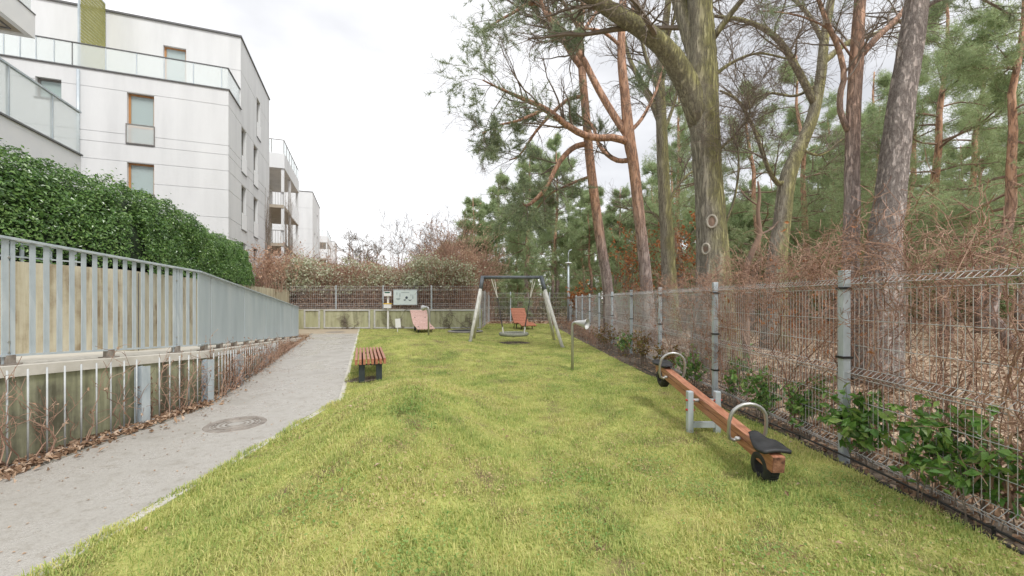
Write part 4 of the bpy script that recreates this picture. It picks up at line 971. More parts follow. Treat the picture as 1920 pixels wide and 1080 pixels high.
# ------------------------------------------------------------------ trees drawn from the photograph
def hero(name, label, base, trunk_pix, d, bark, limbs, group=None, sides=22, amp=.12, flare=1.35, K=34, tilt=0.0, slim=.75):
    """trunk from ground through pixels; limbs = list of (pix, ddepth)"""
    b = at(base[0], HZ, d); b[2] = -.05
    pts = [b] + [at(x, y, d + tilt * k) for k, (x, y, w_) in enumerate(trunk_pix)]; rad = [base[1] / 2 / F * d * flare * offax(base[0]) * slim] + [w_ / 2 / F * d * offax(x) * slim for x, y, w_ in trunk_pix]
    P, Rr = resample(pts, rad, K); t = thing(name, (b[0], b[1], 0), label, 'tree', group)
    g = MB(); bark_tube(g, P, Rr, sides, amp, int(base[0])); g.build('trunk', bark, t, smooth=True)
    LP, LR = [], []
    for pix, dd in limbs:
        p, r_ = limb(pix, d, dd); LP.append(p); LR.append(r_ * min(1, slim + .1))
    if LP:
        g = MB()
        for p, r_ in zip(LP, LR): bark_tube(g, p, r_, 12, amp * .8, int(abs(p[0, 0]) * 100))
        g.build('limb', bark, t, smooth=True)
    return t, P, Rr, LP, LR
def dress_pine(t, LP, LR, r, n1=7, n2=6, l1=.34, tuft=10, ln=.13, wd=.011, extra=None, mat='needle', reach=1.0, t0=.35):
    """secondary branches, shoots and needles on the given limbs"""
    P = np.stack(LP); Rr = np.stack(LR)
    B1, R1 = spawn(P, Rr, n1, t0, 1.0, .85, lambda t_, l: np.minimum(l * l1, 1.7) * reach, 6, .02, .16, .42, .05, r)
    B2, R2 = spawn(B1, R1, n2, .25, 1.0, .8, lambda t_, l: np.minimum(l * .5, .8), 4, .03, .2, .5, .12, r)
    g = MB(); g.many(B1, R1, 5); g.many(B2, R2, 3); tag(g.build('branch', M['twig'], t), kind='stuff')
    S_, D_ = shoots([(B2, .3), (B1, .7)], r, 5)
    g = MB(); needles(g, S_, D_, tuft, ln, wd, .72, r, .12); tag(g.build('crown', M[mat], t), kind='stuff')
def shoots(lst, r, k):
    S_, D_ = [], []
    for P, t0 in lst:
        N, K, _ = P.shape
        for q in range(k):
            f = r.uniform(t0, 1, N) * (K - 1); i = np.minimum(f.astype(int), K - 2); fr_ = (f - i)[:, None]; a = np.arange(N)
            S_.append(P[a, i] * (1 - fr_) + P[a, i + 1] * fr_); D_.append(P[a, i + 1] - P[a, i])
    return np.concatenate(S_), np.concatenate(D_)
def bare(t, LP, LR, r, n1=8, n2=7, n3=4, l1=.45, g1=.0, name='crown', mat='twig', t0=.25, mr=.003):
    P = np.stack(LP); Rr = np.stack(LR)
    B1, R1 = spawn(P, Rr, n1, t0, 1.0, .8, lambda t_, l: np.minimum(l * l1, 2.2), 7, g1, .17, .38, .08, r)
    B2, R2 = spawn(B1, R1, n2, .2, 1.0, .75, lambda t_, l: l * .5, 6, g1, .2, .5, .05, r)
    B3, R3 = spawn(B2, R2, n3, .2, 1.0, .7, lambda t_, l: l * .55, 4, g1, .22, .6, .0, r)
    g = MB(); g.many(B1, np.maximum(R1, mr * 1.3), 5); g.many(B2, np.maximum(R2, mr * 1.1), 4); g.many(B3, np.maximum(R3, mr), 3); tag(g.build(name, M[mat], t), kind='stuff')
r1 = np.random.default_rng(101)
# mossy oak
oak, P, Rr, LP, LR = hero('oak_tree', 'massive moss-green oak trunk with two ring-shaped branch scars behind the fence', (1342, 88),
    [(1338, 540, 74), (1336, 450, 66), (1328, 330, 60), (1320, 220, 64), (1315, 150, 70), (1314, 70, 56), (1312, 0, 54), (1316, -160, 48), (1330, -360, 36)], 9.5, M['bark_oak'],
    [([(1318, 235, 50), (1290, 160, 46), (1255, 100, 40), (1205, 55, 34), (1150, 22, 29), (1095, -14, 25), (1010, -70, 18)], -1.2),
     ([(1312, 120, 36), (1292, 60, 32), (1274, 0, 28), (1255, -90, 22), (1230, -200, 14)], .8),
     ([(1338, 70, 14), (1375, 20, 11), (1420, -30, 9), (1480, -60, 6)], -.8),
     ([(1330, 150, 9), (1368, 120, 7), (1420, 100, 5), (1475, 110, 4)], .6),
     ([(1338, 290, 7), (1375, 255, 6), (1405, 215, 4), (1400, 175, 3)], -.5),
     ([(1345, 450, 6), (1375, 380, 5), (1385, 300, 4), (1372, 235, 3)], -.4)], sides=30, amp=.13, K=60, slim=.9)
bare(oak, LP, LR, r1, 13, 9, 6, .55, -.012)
for px, py, a_, b_ in ((1322, 420, .155, .2), (1303, 469, .13, .2)):
    c = at(px, py, 9.5); axp = P[np.argmin(np.abs(P[:, 2] - c[2]))]; rad_ = float(np.interp(c[2], P[:, 2], Rr)); dr = nrm(np.array((c[0] - axp[0] - .02, -.36, 0))); c = np.array((axp[0], axp[1], c[2])) + dr * (rad_ * 1.03)
    s3 = np.array((-dr[1], dr[0], 0)); ax = np.array([s3, (0, 0, 1.), dr]) * np.array([[.8], [1.15], [1]])
    o = MB().torus(c, a_ * .78, .026, ax, 24, 8).build('branch_scar', M['scar'], oak, smooth=True)
    MB().lathe([(0, .012), (a_ * .62, .0), (a_ * .7, -.03)], c, 16, ax).build('scar_heart', M['bark_far'], o)
# leaning pine with the sagging branch
pine, P, Rr, LP, LR = hero('pine_tree', 'slender leaning pine with orange upper bark, leftmost of the big trunks', (1145, 29),
    [(1140, 545, 27), (1124, 440, 25), (1107, 310, 23), (1098, 210, 21), (1091, 130, 19), (1087, 60, 17), (1097, -20, 14), (1110, -160, 9)], 16.0, M['bark_pine'],
    [([(1098, 270, 13), (1075, 277, 12), (1048, 305, 11), (1022, 355, 10), (990, 385, 7), (978, 378, 3)], -1.0),
     ([(1094, 130, 15), (1068, 95, 13), (1040, 40, 12), (1005, 5, 9), (955, 28, 6), (900, 60, 3)], -1.5),
     ([(1090, 100, 10), (1050, 75, 8), (1010, 30, 7), (975, -30, 4)], .8),
     ([(1094, 180, 9), (1060, 190, 8), (1010, 240, 6), (975, 290, 4), (955, 300, 3)], 1.2),
     ([(1088, 60, 9), (1060, 10, 8), (1020, -30, 5), (960, -40, 3)], -1.0),
     ([(1092, 60, 8), (1120, 20, 7), (1150, -30, 4)], 1.0), ([(1108, 330, 7), (1070, 345, 6), (1030, 365, 4), (1000, 400, 3)], 2.0)], amp=.06)
dress_pine(pine, LP, LR, r1, 11, 13, .34, 11, .17, .017); bare(pine, LP, LR, r1, 6, 6, 4, .35, 0, name='bare_twigs', t0=.2)
# forked pine with the long limb
pine, P, Rr, LP, LR = hero('pine_tree', 'reddish pine with a long bare limb reaching left over the swing', (1218, 33),
    [(1213, 545, 31), (1206, 470, 29), (1198, 400, 28), (1188, 310, 27), (1180, 262, 30), (1172, 180, 24), (1165, 100, 21), (1168, 0, 18), (1176, -150, 12)], 14.0, M['bark_pine'],
    [([(1183, 268, 17), (1150, 258, 16), (1110, 258, 15), (1070, 240, 14), (1025, 205, 12), (980, 185, 9), (935, 165, 5), (905, 150, 3)], -2.2),
     ([(1182, 262, 17), (1150, 215, 16), (1118, 160, 15), (1090, 105, 13), (1055, 60, 11), (1020, 20, 9), (1000, -60, 6)], 1.0),
     ([(1186, 300, 12), (1155, 300, 11), (1125, 275, 9), (1110, 235, 7), (1080, 215, 4)], 1.5),
     ([(1178, 250, 10), (1205, 220, 8), (1230, 170, 6), (1245, 120, 4)], 1.2),
     ([(1020, 205, 8), (975, 225, 6), (935, 235, 4), (905, 250, 3)], -1.6),
     ([(1168, 90, 8), (1130, 60, 7), (1090, 55, 5), (1050, 70, 3)], -1.0),
     ([(1168, 60, 10), (1190, 10, 8), (1220, -60, 5)], .8)], amp=.07)
dress_pine(pine, LP, LR, r1, 9, 11, .30, 10, .16, .016, t0=.5); bare(pine, LP, LR, r1, 9, 7, 5, .4, 0, name='bare_twigs', t0=.2)
# slim bare oak between
tre, P, Rr, LP, LR = hero('bare_tree', 'bare olive-barked tree standing between the reddish pine and the mossy oak', (1258, 44),
    [(1255, 530, 40), (1250, 430, 34), (1244, 330, 31), (1240, 230, 28), (1237, 150, 24), (1246, 60, 19), (1256, -30, 15), (1262, -140, 10)], 17.0, M['bark_oak'],
    [([(1241, 235, 18), (1222, 190, 16), (1200, 150, 12), (1180, 110, 9), (1168, 60, 6)], 1.0), ([(1240, 180, 12), (1215, 120, 9), (1200, 60, 6), (1190, -10, 4)], -1.0),
     ([(1246, 400, 9), (1270, 350, 7), (1300, 320, 5), (1330, 310, 3)], .7), ([(1244, 250, 9), (1265, 190, 7), (1280, 120, 4)], .7), ([(1248, 430, 8), (1225, 400, 7), (1190, 395, 4), (1150, 385, 3)], 1.0), ([(1242, 100, 9), (1262, 40, 7), (1275, -30, 4)], -.8)], amp=.08)
bare(tre, LP, LR, r1, 11, 8, 5, .6)
# two close pines on the right
pine, P, Rr, LP, LR = hero('pine_tree', 'straight grey-brown pine with orange fork, second trunk from the right', (1592, 58),
    [(1594, 500, 54), (1597, 400, 50), (1598, 300, 46), (1601, 200, 44), (1606, 120, 44), (1610, 40, 38), (1615, -40, 33), (1625, -200, 24)], 8.0, M['bark_pine_low'],
    [([(1590, 245, 17), (1576, 210, 17), (1576, 175, 17), (1583, 140, 16), (1572, 90, 15), (1552, 45, 14), (1535, 0, 11), (1510, -70, 6)], -.4),
     ([(1614, 105, 21), (1640, 75, 20), (1668, 48, 18), (1692, 22, 16), (1730, -40, 11)], .9),
     ([(1606, 120, 7), (1560, 60, 6), (1500, 30, 5), (1430, 20, 3)], -.6)], amp=.09, sides=26, K=46, slim=.66)
dress_pine(pine, LP, LR, r1, 6, 5, .22, 6, .10, .008, t0=.6); bare(pine, LP, LR, r1, 7, 7, 5, .45, 0, name='bare_twigs', t0=.3)
pine, P, Rr, LP, LR = hero('pine_tree', 'thick leaning pine with scaly purple-grey bark, rightmost big trunk', (1648, 86),
    [(1656, 470, 82), (1668, 380, 74), (1680, 280, 70), (1692, 190, 66), (1704, 110, 64), (1714, 40, 62), (1722, -30, 56), (1745, -220, 38)], 7.4, M['bark_grey_pine'],
    [([(1712, 30, 14), (1760, 0, 11), (1820, -10, 8), (1900, 30, 4)], .8), ([(1722, -30, 16), (1800, -50, 10), (1880, -40, 6)], -.6)], amp=.10, sides=30, K=50, slim=.84)
dress_pine(pine, LP, LR, r1, 10, 12, .34, 12, .13, .011)
# curved oak
tre, P, Rr, LP, LR = hero('bare_tree', 'curved mossy bare tree bending right between the oak and the close pines', (1452, 58),
    [(1456, 500, 52), (1466, 420, 46), (1476, 340, 44), (1494, 290, 38), (1522, 225, 34), (1538, 150, 30), (1546, 70, 26), (1560, -10, 20), (1580, -120, 12)], 13.0, M['bark_oak'],
    [([(1484, 320, 15), (1462, 345, 13), (1440, 315, 11), (1415, 245, 9), (1385, 190, 8), (1350, 170, 5)], -.8),
     ([(1530, 200, 20), (1495, 130, 18), (1455, 70, 15), (1400, 40, 11), (1340, 30, 7)], -1.0),
     ([(1540, 120, 18), (1590, 80, 15), (1650, 60, 12), (1720, 20, 7)], 1.0),
     ([(1545, 80, 14), (1510, 20, 11), (1460, -20, 7), (1400, -40, 4)], .8),
     ([(1500, 280, 8), (1540, 290, 6), (1580, 260, 4)], .8), ([(1530, 160, 9), (1490, 180, 7), (1440, 175, 5), (1390, 200, 3)], 1.0)], amp=.09)
bare(tre, LP, LR, r1, 13, 9, 5, .6, -.005)
# small snag
tre, P, Rr, LP, LR = hero('dead_sapling', 'thin crooked grey dead sapling right of the mossy oak', (1398, 20),
    [(1398, 520, 18), (1408, 478, 16), (1424, 440, 14), (1421, 400, 11), (1424, 365, 9), (1421, 340, 5)], 10.5, M['bark_far'], [([(1424, 440, 6), (1445, 430, 5), (1460, 415, 3)], .4), ([(1421, 385, 5), (1400, 370, 4), (1385, 350, 2)], .3)], sides=10, K=20)
bare(tre, LP, LR, r1, 4, 4, 2, .5)

# ------------------------------------------------------------------ pines of the wood
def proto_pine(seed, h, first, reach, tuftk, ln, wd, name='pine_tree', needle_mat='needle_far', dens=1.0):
    r = np.random.default_rng(seed); g = MB(); K = 12; zz = np.linspace(0, h, K); P = np.c_[np.cumsum(r.normal(0, .10, K)), np.cumsum(r.normal(0, .10, K)), zz]; P[0, :2] = 0
    Rr = np.linspace(.19, .03, K) * h / 13; bark_tube(g, P, Rr, 9, .05, seed); tm = g.mesh('trunk', True); tm.materials.append(M['bark_pine'])
    n = int(46 * dens); z = np.sort(first + (h - .4 - first) * r.uniform(0, 1, n) ** .9); f = (z - first) / (h - first)
    ln_ = reach * (1.0 - .78 * f ** 1.3) * r.uniform(.55, 1.1, n); az = r.uniform(0, 6.283, n); el = -.05 + .65 * f + r.normal(0, .12, n)
    x0 = np.interp(z, zz, P[:, 0]); y0 = np.interp(z, zz, P[:, 1]); d = np.c_[np.cos(az) * np.cos(el), np.sin(az) * np.cos(el), np.sin(el)]
    p = np.c_[x0, y0, z]; out = [p]
    for k in range(6):
        d = nrm(d + .13 * r.normal(size=(n, 3)) + np.array((0, 0, -.06 if k < 3 else .10))); p = p + d * ln_[:, None] / 6; out.append(p)
    B0 = np.stack(out, 1); R0 = (.012 + .016 * ln_)[:, None] * np.linspace(1, .25, 7)[None]
    B1, R1 = spawn(B0, R0, 9, .25, 1.0, .75, lambda t_, l: l * .38, 5, .03, .18, .45, .1, r)
    B2, R2 = spawn(B1, R1, 4, .3, 1.0, .7, lambda t_, l: l * .75, 3, .05, .2, .6, .15, r)
    g = MB(); g.many(B0, R0, 5); g.many(B1, R1, 3); g.many(B2, np.maximum(R2, .004), 3); bmh = g.mesh('branch'); bmh.materials.append(M['bark_far'])
    S_, D_ = shoots([(B2, .1), (B1, .5)], r, 3 if wd > .03 else 4); g = MB(); needles(g, S_ + r.normal(0, .07, S_.shape), D_, tuftk, ln, wd, .74, r, .2); cm = g.mesh('crown'); cm.materials.append(M[needle_mat])
    return tm, bmh, cm
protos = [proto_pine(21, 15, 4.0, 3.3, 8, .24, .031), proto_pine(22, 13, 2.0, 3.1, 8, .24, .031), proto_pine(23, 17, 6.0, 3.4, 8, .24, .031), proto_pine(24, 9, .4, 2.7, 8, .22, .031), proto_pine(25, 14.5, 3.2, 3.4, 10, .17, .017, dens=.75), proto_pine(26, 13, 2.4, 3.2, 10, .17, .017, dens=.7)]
def forest_pine(x, y, k, sc, rz, label, group):
    t = thing('pine_tree', (x, y, -.03), label, 'tree', group); t.scale = (sc * random.uniform(.92, 1.08), sc * random.uniform(.92, 1.08), sc); t.rotation_euler = (0, 0, rz)
    for nm, me in zip(('trunk', 'branch', 'crown'), protos[k]):
        o = bpy.data.objects.new(nm, me); COL.objects.link(o); o.parent = t
    return t
# individually recognisable ones
named = [
    (885, 36, 1, .82, 'bluish pine at the left end of the pine row above the thicket'),
    (940, 37, 1, 1.0, 'pale green pine second from the left end of the wood edge'),
    (1000, 31, 1, 1.02, 'bushy green pine directly behind the basket swing'),
    (1045, 36, 0, 1.08, 'orange-stemmed pine rising just left of the lamp post'),
    (838, 40, 3, .86, 'low pale pine standing farthest left beside the bare trees'),
    (905, 33, 3, .80, 'small bright green pine low behind the left swing pole'),
    (970, 28.8, 3, .42, 'short bushy young pine under the swing beam'),
]
for px, d, k, sc, lab in named: forest_pine((px - CX) / F * d, d, k, sc, random.uniform(0, 6.28), lab, 'pines of the wood edge')
GL = 'green pine of the wood behind the fence, one among many'
NEAR = ['pine seen between the mossy oak and the curved bare tree', 'pine at the extreme right edge behind the dense green one', 'pine between the slim bare tree and the mossy oak', 'pine behind the bend of the curved bare tree', 'pine seen in the gap between the two close trunks', 'pine farther back right of the hanging green boughs']
spots = []
for d, xs_ in ((20, (1420, 1925)), (24, (1290, 1500, 1640, 1860)), (29, (1120, 1240, 1360, 1440, 1560, 1640, 1760, 1900)), (27, (1395, 1475, 1545, 1625, 1725, 1830, 1945)), (35, (1090, 1165, 1215, 1300, 1400, 1480, 1530, 1610, 1710, 1810, 1890, 1970)), (43, (965, 1030, 1110, 1180, 1260, 1340, 1420, 1500, 1570, 1650, 1730, 1850, 1930)), (54, (900, 990, 1070, 1140, 1220, 1310, 1390, 1460, 1540, 1620, 1700, 1790, 1880, 1960))):
    for px in xs_: spots.append((px + random.uniform(-14, 14), d + random.uniform(-1.5, 1.5)))
for j, (px, d) in enumerate(spots):
    k = random.choice((4, 5) if d < 26 else (0, 1, 1, 2, 3)); sc = random.uniform(.85, 1.15)
    if 26 < d < 30: k = 3
    if px < 1200: sc = min(sc, .0245 * d if px > 1000 else .021 * d); k = 1
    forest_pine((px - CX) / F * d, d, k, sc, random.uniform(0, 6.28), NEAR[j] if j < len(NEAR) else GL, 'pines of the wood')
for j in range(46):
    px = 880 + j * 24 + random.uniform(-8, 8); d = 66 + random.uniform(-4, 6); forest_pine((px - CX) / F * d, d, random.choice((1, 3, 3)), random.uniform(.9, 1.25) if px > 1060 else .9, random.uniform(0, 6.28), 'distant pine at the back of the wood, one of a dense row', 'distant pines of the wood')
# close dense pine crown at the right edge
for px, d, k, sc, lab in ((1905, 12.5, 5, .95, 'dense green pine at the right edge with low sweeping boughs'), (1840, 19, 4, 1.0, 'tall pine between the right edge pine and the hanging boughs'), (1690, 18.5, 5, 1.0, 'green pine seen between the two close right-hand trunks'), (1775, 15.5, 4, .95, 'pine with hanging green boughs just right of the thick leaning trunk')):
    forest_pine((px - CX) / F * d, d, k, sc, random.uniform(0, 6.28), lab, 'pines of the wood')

# ------------------------------------------------------------------ bare trees far behind
def bare_tree(px, d, h, label, seed, spread=.35, mat='twig', nst=5, rad=.07, dens=1.0, group='bare trees beyond the thicket'):
    r = np.random.default_rng(seed); x = (px - CX) / F * d; t = thing('bare_tree', (x, d, -.03), label, 'tree', group); g = MB(); LP, LR = [], []
    for k in range(nst):
        a = r.uniform(0, 6.28); tip = np.array((x + math.cos(a) * spread * h * r.uniform(.3, 1), d + math.sin(a) * spread * h * r.uniform(.3, 1), h * r.uniform(.75, 1)))
        m1 = np.array((x, d, 0)) * .65 + tip * .35 + np.array((0, 0, .12 * h)) * (1 if k else 0); m1[:2] = np.array((x, d)) + (tip[:2] - np.array((x, d))) * .22
        p, q = resample([np.array((x, d, -.05)), m1, (m1 + tip) / 2 + r.normal(0, .15, 3), tip], [rad, rad * .7, rad * .4, rad * .12], 10); LP.append(p); LR.append(q); bark_tube(g, p, q, 6, .03, seed + k)
    g.build('trunk', M['bark_far'], t, smooth=True); bare(t, LP, LR, r, int(8 * dens), int(6 * dens), 4, .32, .01, mat=mat, t0=.3, mr=.00024 * d)
bare_tree(672, 60, 11.2, 'rounded hazy bare tree just right of the farthest block', 31, .16, nst=6, rad=.12)
bare_tree(700, 62, 10.6, 'smaller hazy bare tree right beside the rounded one', 32, .14, nst=5, rad=.11)
bare_tree(745, 40, 9.8, 'tall sparse bare tree with thin upright stems above the thicket', 33, .14, nst=5, rad=.05, dens=.7)
bare_tree(820, 34, 7.8, 'spreading bare tree left of the pine row', 34, .28, nst=6, rad=.07)
bare_tree(780, 46, 7.2, 'low bare tree between the upright bare tree and the pines', 35, .25, nst=5, rad=.06)
bare_tree(905, 26, 4.6, 'brown leafless sapling above the left end of the swing', 36, .26, nst=6, rad=.035, mat='redtwig')
bare_tree(855, 25, 5.2, 'reddish bare shrub tree behind the speaking tube end of the wall', 37, .3, nst=7, rad=.035, mat='redtwig')

# ------------------------------------------------------------------ thicket behind the back wall
def arcs(r, base, az, h, lean, K=6, jit=.08):
    n = len(base); f = np.linspace(0, 1, K); P = np.zeros((n, K, 3)); jx = np.cumsum(r.normal(0, jit, (n, K, 3)), 1) * (h / K)[:, None, None]
    P[:, :, 0] = base[:, 0, None] + np.cos(az)[:, None] * lean[:, None] * f ** 1.7; P[:, :, 1] = base[:, 1, None] + np.sin(az)[:, None] * lean[:, None] * f ** 1.7
    P[:, :, 2] = base[:, 2, None] + h[:, None] * (f * 1.25 - .25 * f ** 3); return P + jx
def thicket_h(x):
    return np.interp(x, [-15, -12.5, -11, -9, -7, -5.5, -4, -2.6, -1.2, 0], [3.2, 3.9, 3.7, 3.7, 3.5, 3.6, 4.0, 4.3, 4.0, 3.0])
r2 = np.random.default_rng(5)
n = 2600; bx = r2.uniform(-15, -2.3, n); by = 22.2 + r2.uniform(0, 1, n) ** 1.3 * 5; hh = thicket_h(bx) * r2.uniform(.55, 1.02, n)
base = np.c_[bx, by, np.zeros(n)]; P = arcs(r2, base, r2.uniform(0, 6.28, n), hh, hh * r2.uniform(.05, .45, n), 6, .22); Rr = np.full((n, 1), .012) * np.linspace(1, .3, 6)[None]
B1, R1 = spawn(P, Rr, 4, .3, 1, .7, lambda t, l: l * .28, 4, -.01, .2, .6, .05, r2)
g = MB(); g.many(P, Rr, 3); g.many(B1, np.maximum(R1, .005), 3)
tag(g.build('thicket', M['redtwig']), 'brown leafless thicket massed behind the far wall and fence', 'thicket', kind='stuff')
n = 60000; bx = r2.uniform(-15, -2.0, n); hx = thicket_h(bx) * (1 + .06 * noise2(bx, 0 * bx, 2.5, 8)); z = hx * r2.uniform(.08, 1.0, n) ** .8; by = 22.0 + 1.0 * (z / hx) ** 2 + r2.uniform(0, 1, n) ** 1.6 * 4
g = MB(); leaves(g, np.c_[bx, by, z], rand_dir(n, r2), .10, .55, .2, r2)
tag(g.build('thicket_leaves', M['brushleaf']), 'withered brown leaves clinging to the far thicket', 'leaves', kind='stuff')
cx_ = r2.uniform(-13, -2.2, 60); cz = thicket_h(cx_) * r2.uniform(.55, 1.0, 60); ps = []
for a, b in zip(cx_, cz):
    m = r2.integers(60, 330); ps.append(np.c_[a + r2.normal(0, .42, m), 21.85 + r2.uniform(0, 1.3, m), b + r2.normal(0, .20, m)])
ps = np.concatenate(ps); g = MB(); leaves(g, ps, rand_dir(len(ps), r2), .115, .8, .2, r2)
tag(g.build('seed_heads', M['palefluff']), 'pale clematis seed heads draped over the far thicket', 'climber', kind='stuff')
# reddish bushes at the ramp's far end
def twig_bush(name, x, y, h, w_, n, label, seed, twigm='redtwig', leafm='brushleaf', nleaf=900, ls=.07, z0=0.0, group='shrubs', cat='shrub', leaffrac=.4):
    r = np.random.default_rng(seed); t = thing(name, (x, y, z0), label, cat, group); b = np.c_[x + r.normal(0, w_ * .18, n), y + r.normal(0, w_ * .18, n), np.full(n, z0)]
    hh = h * r.uniform(.6, 1.0, n); P = arcs(r, b, r.uniform(0, 6.28, n), hh, w_ * r.uniform(.1, .6, n), 6, .1); Rr = np.full((n, 1), .0035 + .0022 * h) * np.linspace(1, .35, 6)[None]
    B1, R1 = spawn(P, Rr, 4, .25, 1, .8, lambda t_, l: l * .3, 4, 0, .2, .6, .05, r); g = MB(); g.many(P, Rr, 4); g.many(B1, np.maximum(R1, .0022), 3); tag(g.build('stems', M[twigm], t), kind='stuff')
    if nleaf:
        S_, D_ = shoots([(B1, .2), (P, leaffrac)], r, max(1, nleaf // (n * 5))); idx = r.permutation(len(S_))[:nleaf]; g = MB(); leaves(g, S_[idx] + r.normal(0, .02, (len(idx), 3)), rand_dir(len(idx), r) + np.array((0, -.3, .5)), ls, .55, .3, r); tag(g.build('foliage', M[leafm], t), kind='stuff')
    return t
twig_bush('bush', -3.6, 26.5, 6.4, 3.6, 110, 'tall russet bush rising at the right end of the thicket', 43, nleaf=3200, ls=.11)
twig_bush('bush', -5.6, 27.5, 5.4, 3.4, 90, 'russet bush left of the tallest one at the thicket end', 44, nleaf=2400, ls=.11)
twig_bush('bush', -1.9, 30.5, 4.6, 3.0, 80, 'brown bush behind the left pole of the swing', 45, nleaf=2000, ls=.11)
twig_bush('bush', 1.2, 31.0, 2.6, 2.6, 70, 'low brown bush beyond the fence under the swing beam', 46, nleaf=1500, ls=.11)
twig_bush('bush', -10.6, 18.0, 1.9, 2.0, 60, 'reddish bush at the right end of the green hedge', 41, z0=1.9, nleaf=1500, ls=.09)
twig_bush('bush', -13.3, 23.5, 3.2, 3.0, 90, 'tall reddish bush before the corner of the nearest block', 42, z0=1.4, nleaf=2500, ls=.10)

# vines on the building corner
def vines(s0, s1, z1, n, label, seed, tface=.05):
    r = np.random.default_rng(seed); t = thing('climbing_vine', bp_(s0, tface, 1.98), label, 'climber', 'leafless vines on the buildings'); b = np.array([bp_(a, tface, 1.98) for a in r.uniform(s0, s1, n)])
    hh = z1 * r.uniform(.55, 1, n); K = 12; f = np.linspace(0, 1, K); jx = np.cumsum(r.normal(0, .07, (n, K)), 1)
    P = b[:, None, :] + np.concatenate([jx[..., None] * U[None, None, :], (hh[:, None] * f)[..., None]], 2); Rr = np.full((n, 1), .02) * np.linspace(1, .4, K)[None]
    B1, R1 = spawn(P, Rr, 6, .3, 1, .6, lambda t_, l: l * .12, 4, .03, .2, .6, .1, r); g = MB(); g.many(P, Rr, 4); g.many(B1, R1, 3); tag(g.build('stems', M['twig'], t), kind='stuff')
vines(SE - 1.5, SE - .05, 7.0, 22, 'grey leafless vine climbing the corner of the nearest block', 51)
vines(S(533.5) + .02, S(533.5) + 3.6, 9.6, 26, 'brown leafless vine hanging on the front of the first balcony tower', 52, tface=.04)

# ------------------------------------------------------------------ hedge on the terrace
r3 = np.random.default_rng(9)
hc = [np.array((-7.25, 1.2)), np.array((-7.2, 6.75)), np.array((-7.2, 6.75)) + U * 8.1]
def hedge_at(s):
    """centre line point at s metres"""
    l1 = np.linalg.norm(hc[1] - hc[0]); l2 = np.linalg.norm(hc[2] - hc[1]); s = np.asarray(s)
    a = hc[0] + (hc[1] - hc[0]) * np.clip(s / l1, 0, 1)[:, None]; b = (hc[2] - hc[1]) * np.clip((s - l1) / l2, 0, 1)[:, None]; return a + b, l1 + l2
_, HL = hedge_at(np.array([0.0]))
hd = thing('hedge', (hc[1][0], hc[1][1], 1.98), 'long glossy green clipped hedge on the terrace above the railing', 'hedge')
def hedge_surf(s, an, k=1.0):
    """an 0..pi: path-side foot over the top to the far foot"""
    c, _ = hedge_at(s); e = np.clip((HL - s) / .9, 0, 1); e = np.sqrt(1 - (1 - e) ** 2); hgt = (1.62 - .16 * np.clip((s - 4) / 8, 0, 1)) * (.30 + .70 * e); wd = .86 * (.35 + .65 * e)
    bump_ = 1 + .09 * noise2(s * 1.0, an * 1.6, 2.6, 12) + .07 * noise2(s, an * 2, 7, 13)
    sq = .62; cx2 = np.sign(np.cos(an)) * np.abs(np.cos(an)) ** sq; sz = np.abs(np.sin(an)) ** sq
    nn = np.array((1.0, .1)) if False else None
    side = np.where((s < np.linalg.norm(hc[1] - hc[0]))[:, None], np.array((1., .0)), Vv)
    xy = c + side * (cx2 * wd * bump_ * k)[:, None]; z = 1.98 + hgt * sz * bump_ * k
    nrmv = np.c_[side * np.cos(an)[:, None], np.sin(an)]
    return np.c_[xy, z], nrmv
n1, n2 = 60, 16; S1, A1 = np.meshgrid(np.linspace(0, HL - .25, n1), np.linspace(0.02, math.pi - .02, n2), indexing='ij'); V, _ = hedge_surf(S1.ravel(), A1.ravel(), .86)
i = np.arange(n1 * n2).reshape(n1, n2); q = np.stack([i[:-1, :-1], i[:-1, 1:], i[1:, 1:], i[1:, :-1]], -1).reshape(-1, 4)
MB().add(V, q, [list(i[-1])]).build('inner_core', M['core'], hd, smooth=True)  # solid dark core, blocks the view through the leaves
n = 100000; s = HL * r3.uniform(0, 1, n) ** .85; an = np.arccos(r3.uniform(-.45, 1, n)) ; an = np.where(r3.uniform(0, 1, n) < .6, r3.uniform(0, .8, n), an)
V, Nn = hedge_surf(s, an, 1.0); V = V - Nn * (r3.uniform(0, 1, n) ** 2 * .20 - .03)[:, None]
sp_ = r3.uniform(0, 1, n) < .03; V[sp_] += Nn[sp_] * r3.uniform(.02, .12, (int(sp_.sum()), 1)) + np.array((0, 0, .04))
g = MB(); leaves(g, V, Nn + np.array((.1, -.25, .35)), .050 * r3.uniform(.5, 1.45, n), .5, .28, r3, .65); tag(g.build('foliage', M['hedge'], hd), kind='stuff')

# ------------------------------------------------------------------ shrubs along the right fence
SH = [(3.24, 2.66, .78, .62, 'mahonia', 'big-leaved green shrub at the bottom right corner by the fence'), (3.24, 3.10, .74, .55, 'mahonia', 'second green shrub from the right against the mesh fence'),
      (3.28, 3.72, .66, .45, 'mahonia', 'green shrub just right of the nearest fence post'), (3.27, 4.55, .66, .42, 'mahonia', 'green shrub left of the nearest fence post'),
      (3.29, 5.25, .62, .45, 'mahonia', 'leafy shrub behind the near seesaw seat'), (3.32, 6.05, .72, .46, 'mahonia', 'green shrub right beside the second fence post'),
      (3.25, 7.3, .6, .5, 'mahonia', 'green shrub left of the second fence post'), (3.12, 8.3, .6, .5, 'redshrub', 'rusty tinged shrub beyond the far seesaw seat'), (3.05, 9.6, .8, .6, 'redshrub', 'bronze and yellow shrub left of the far seesaw handle'),
      (3.1, 11.2, .65, .55, 'mahonia', 'small shrub in the bed between two middle fence posts'), (3.0, 12.8, .75, .65, 'redshrub', 'reddish green shrub near the middle of the fence bed')]
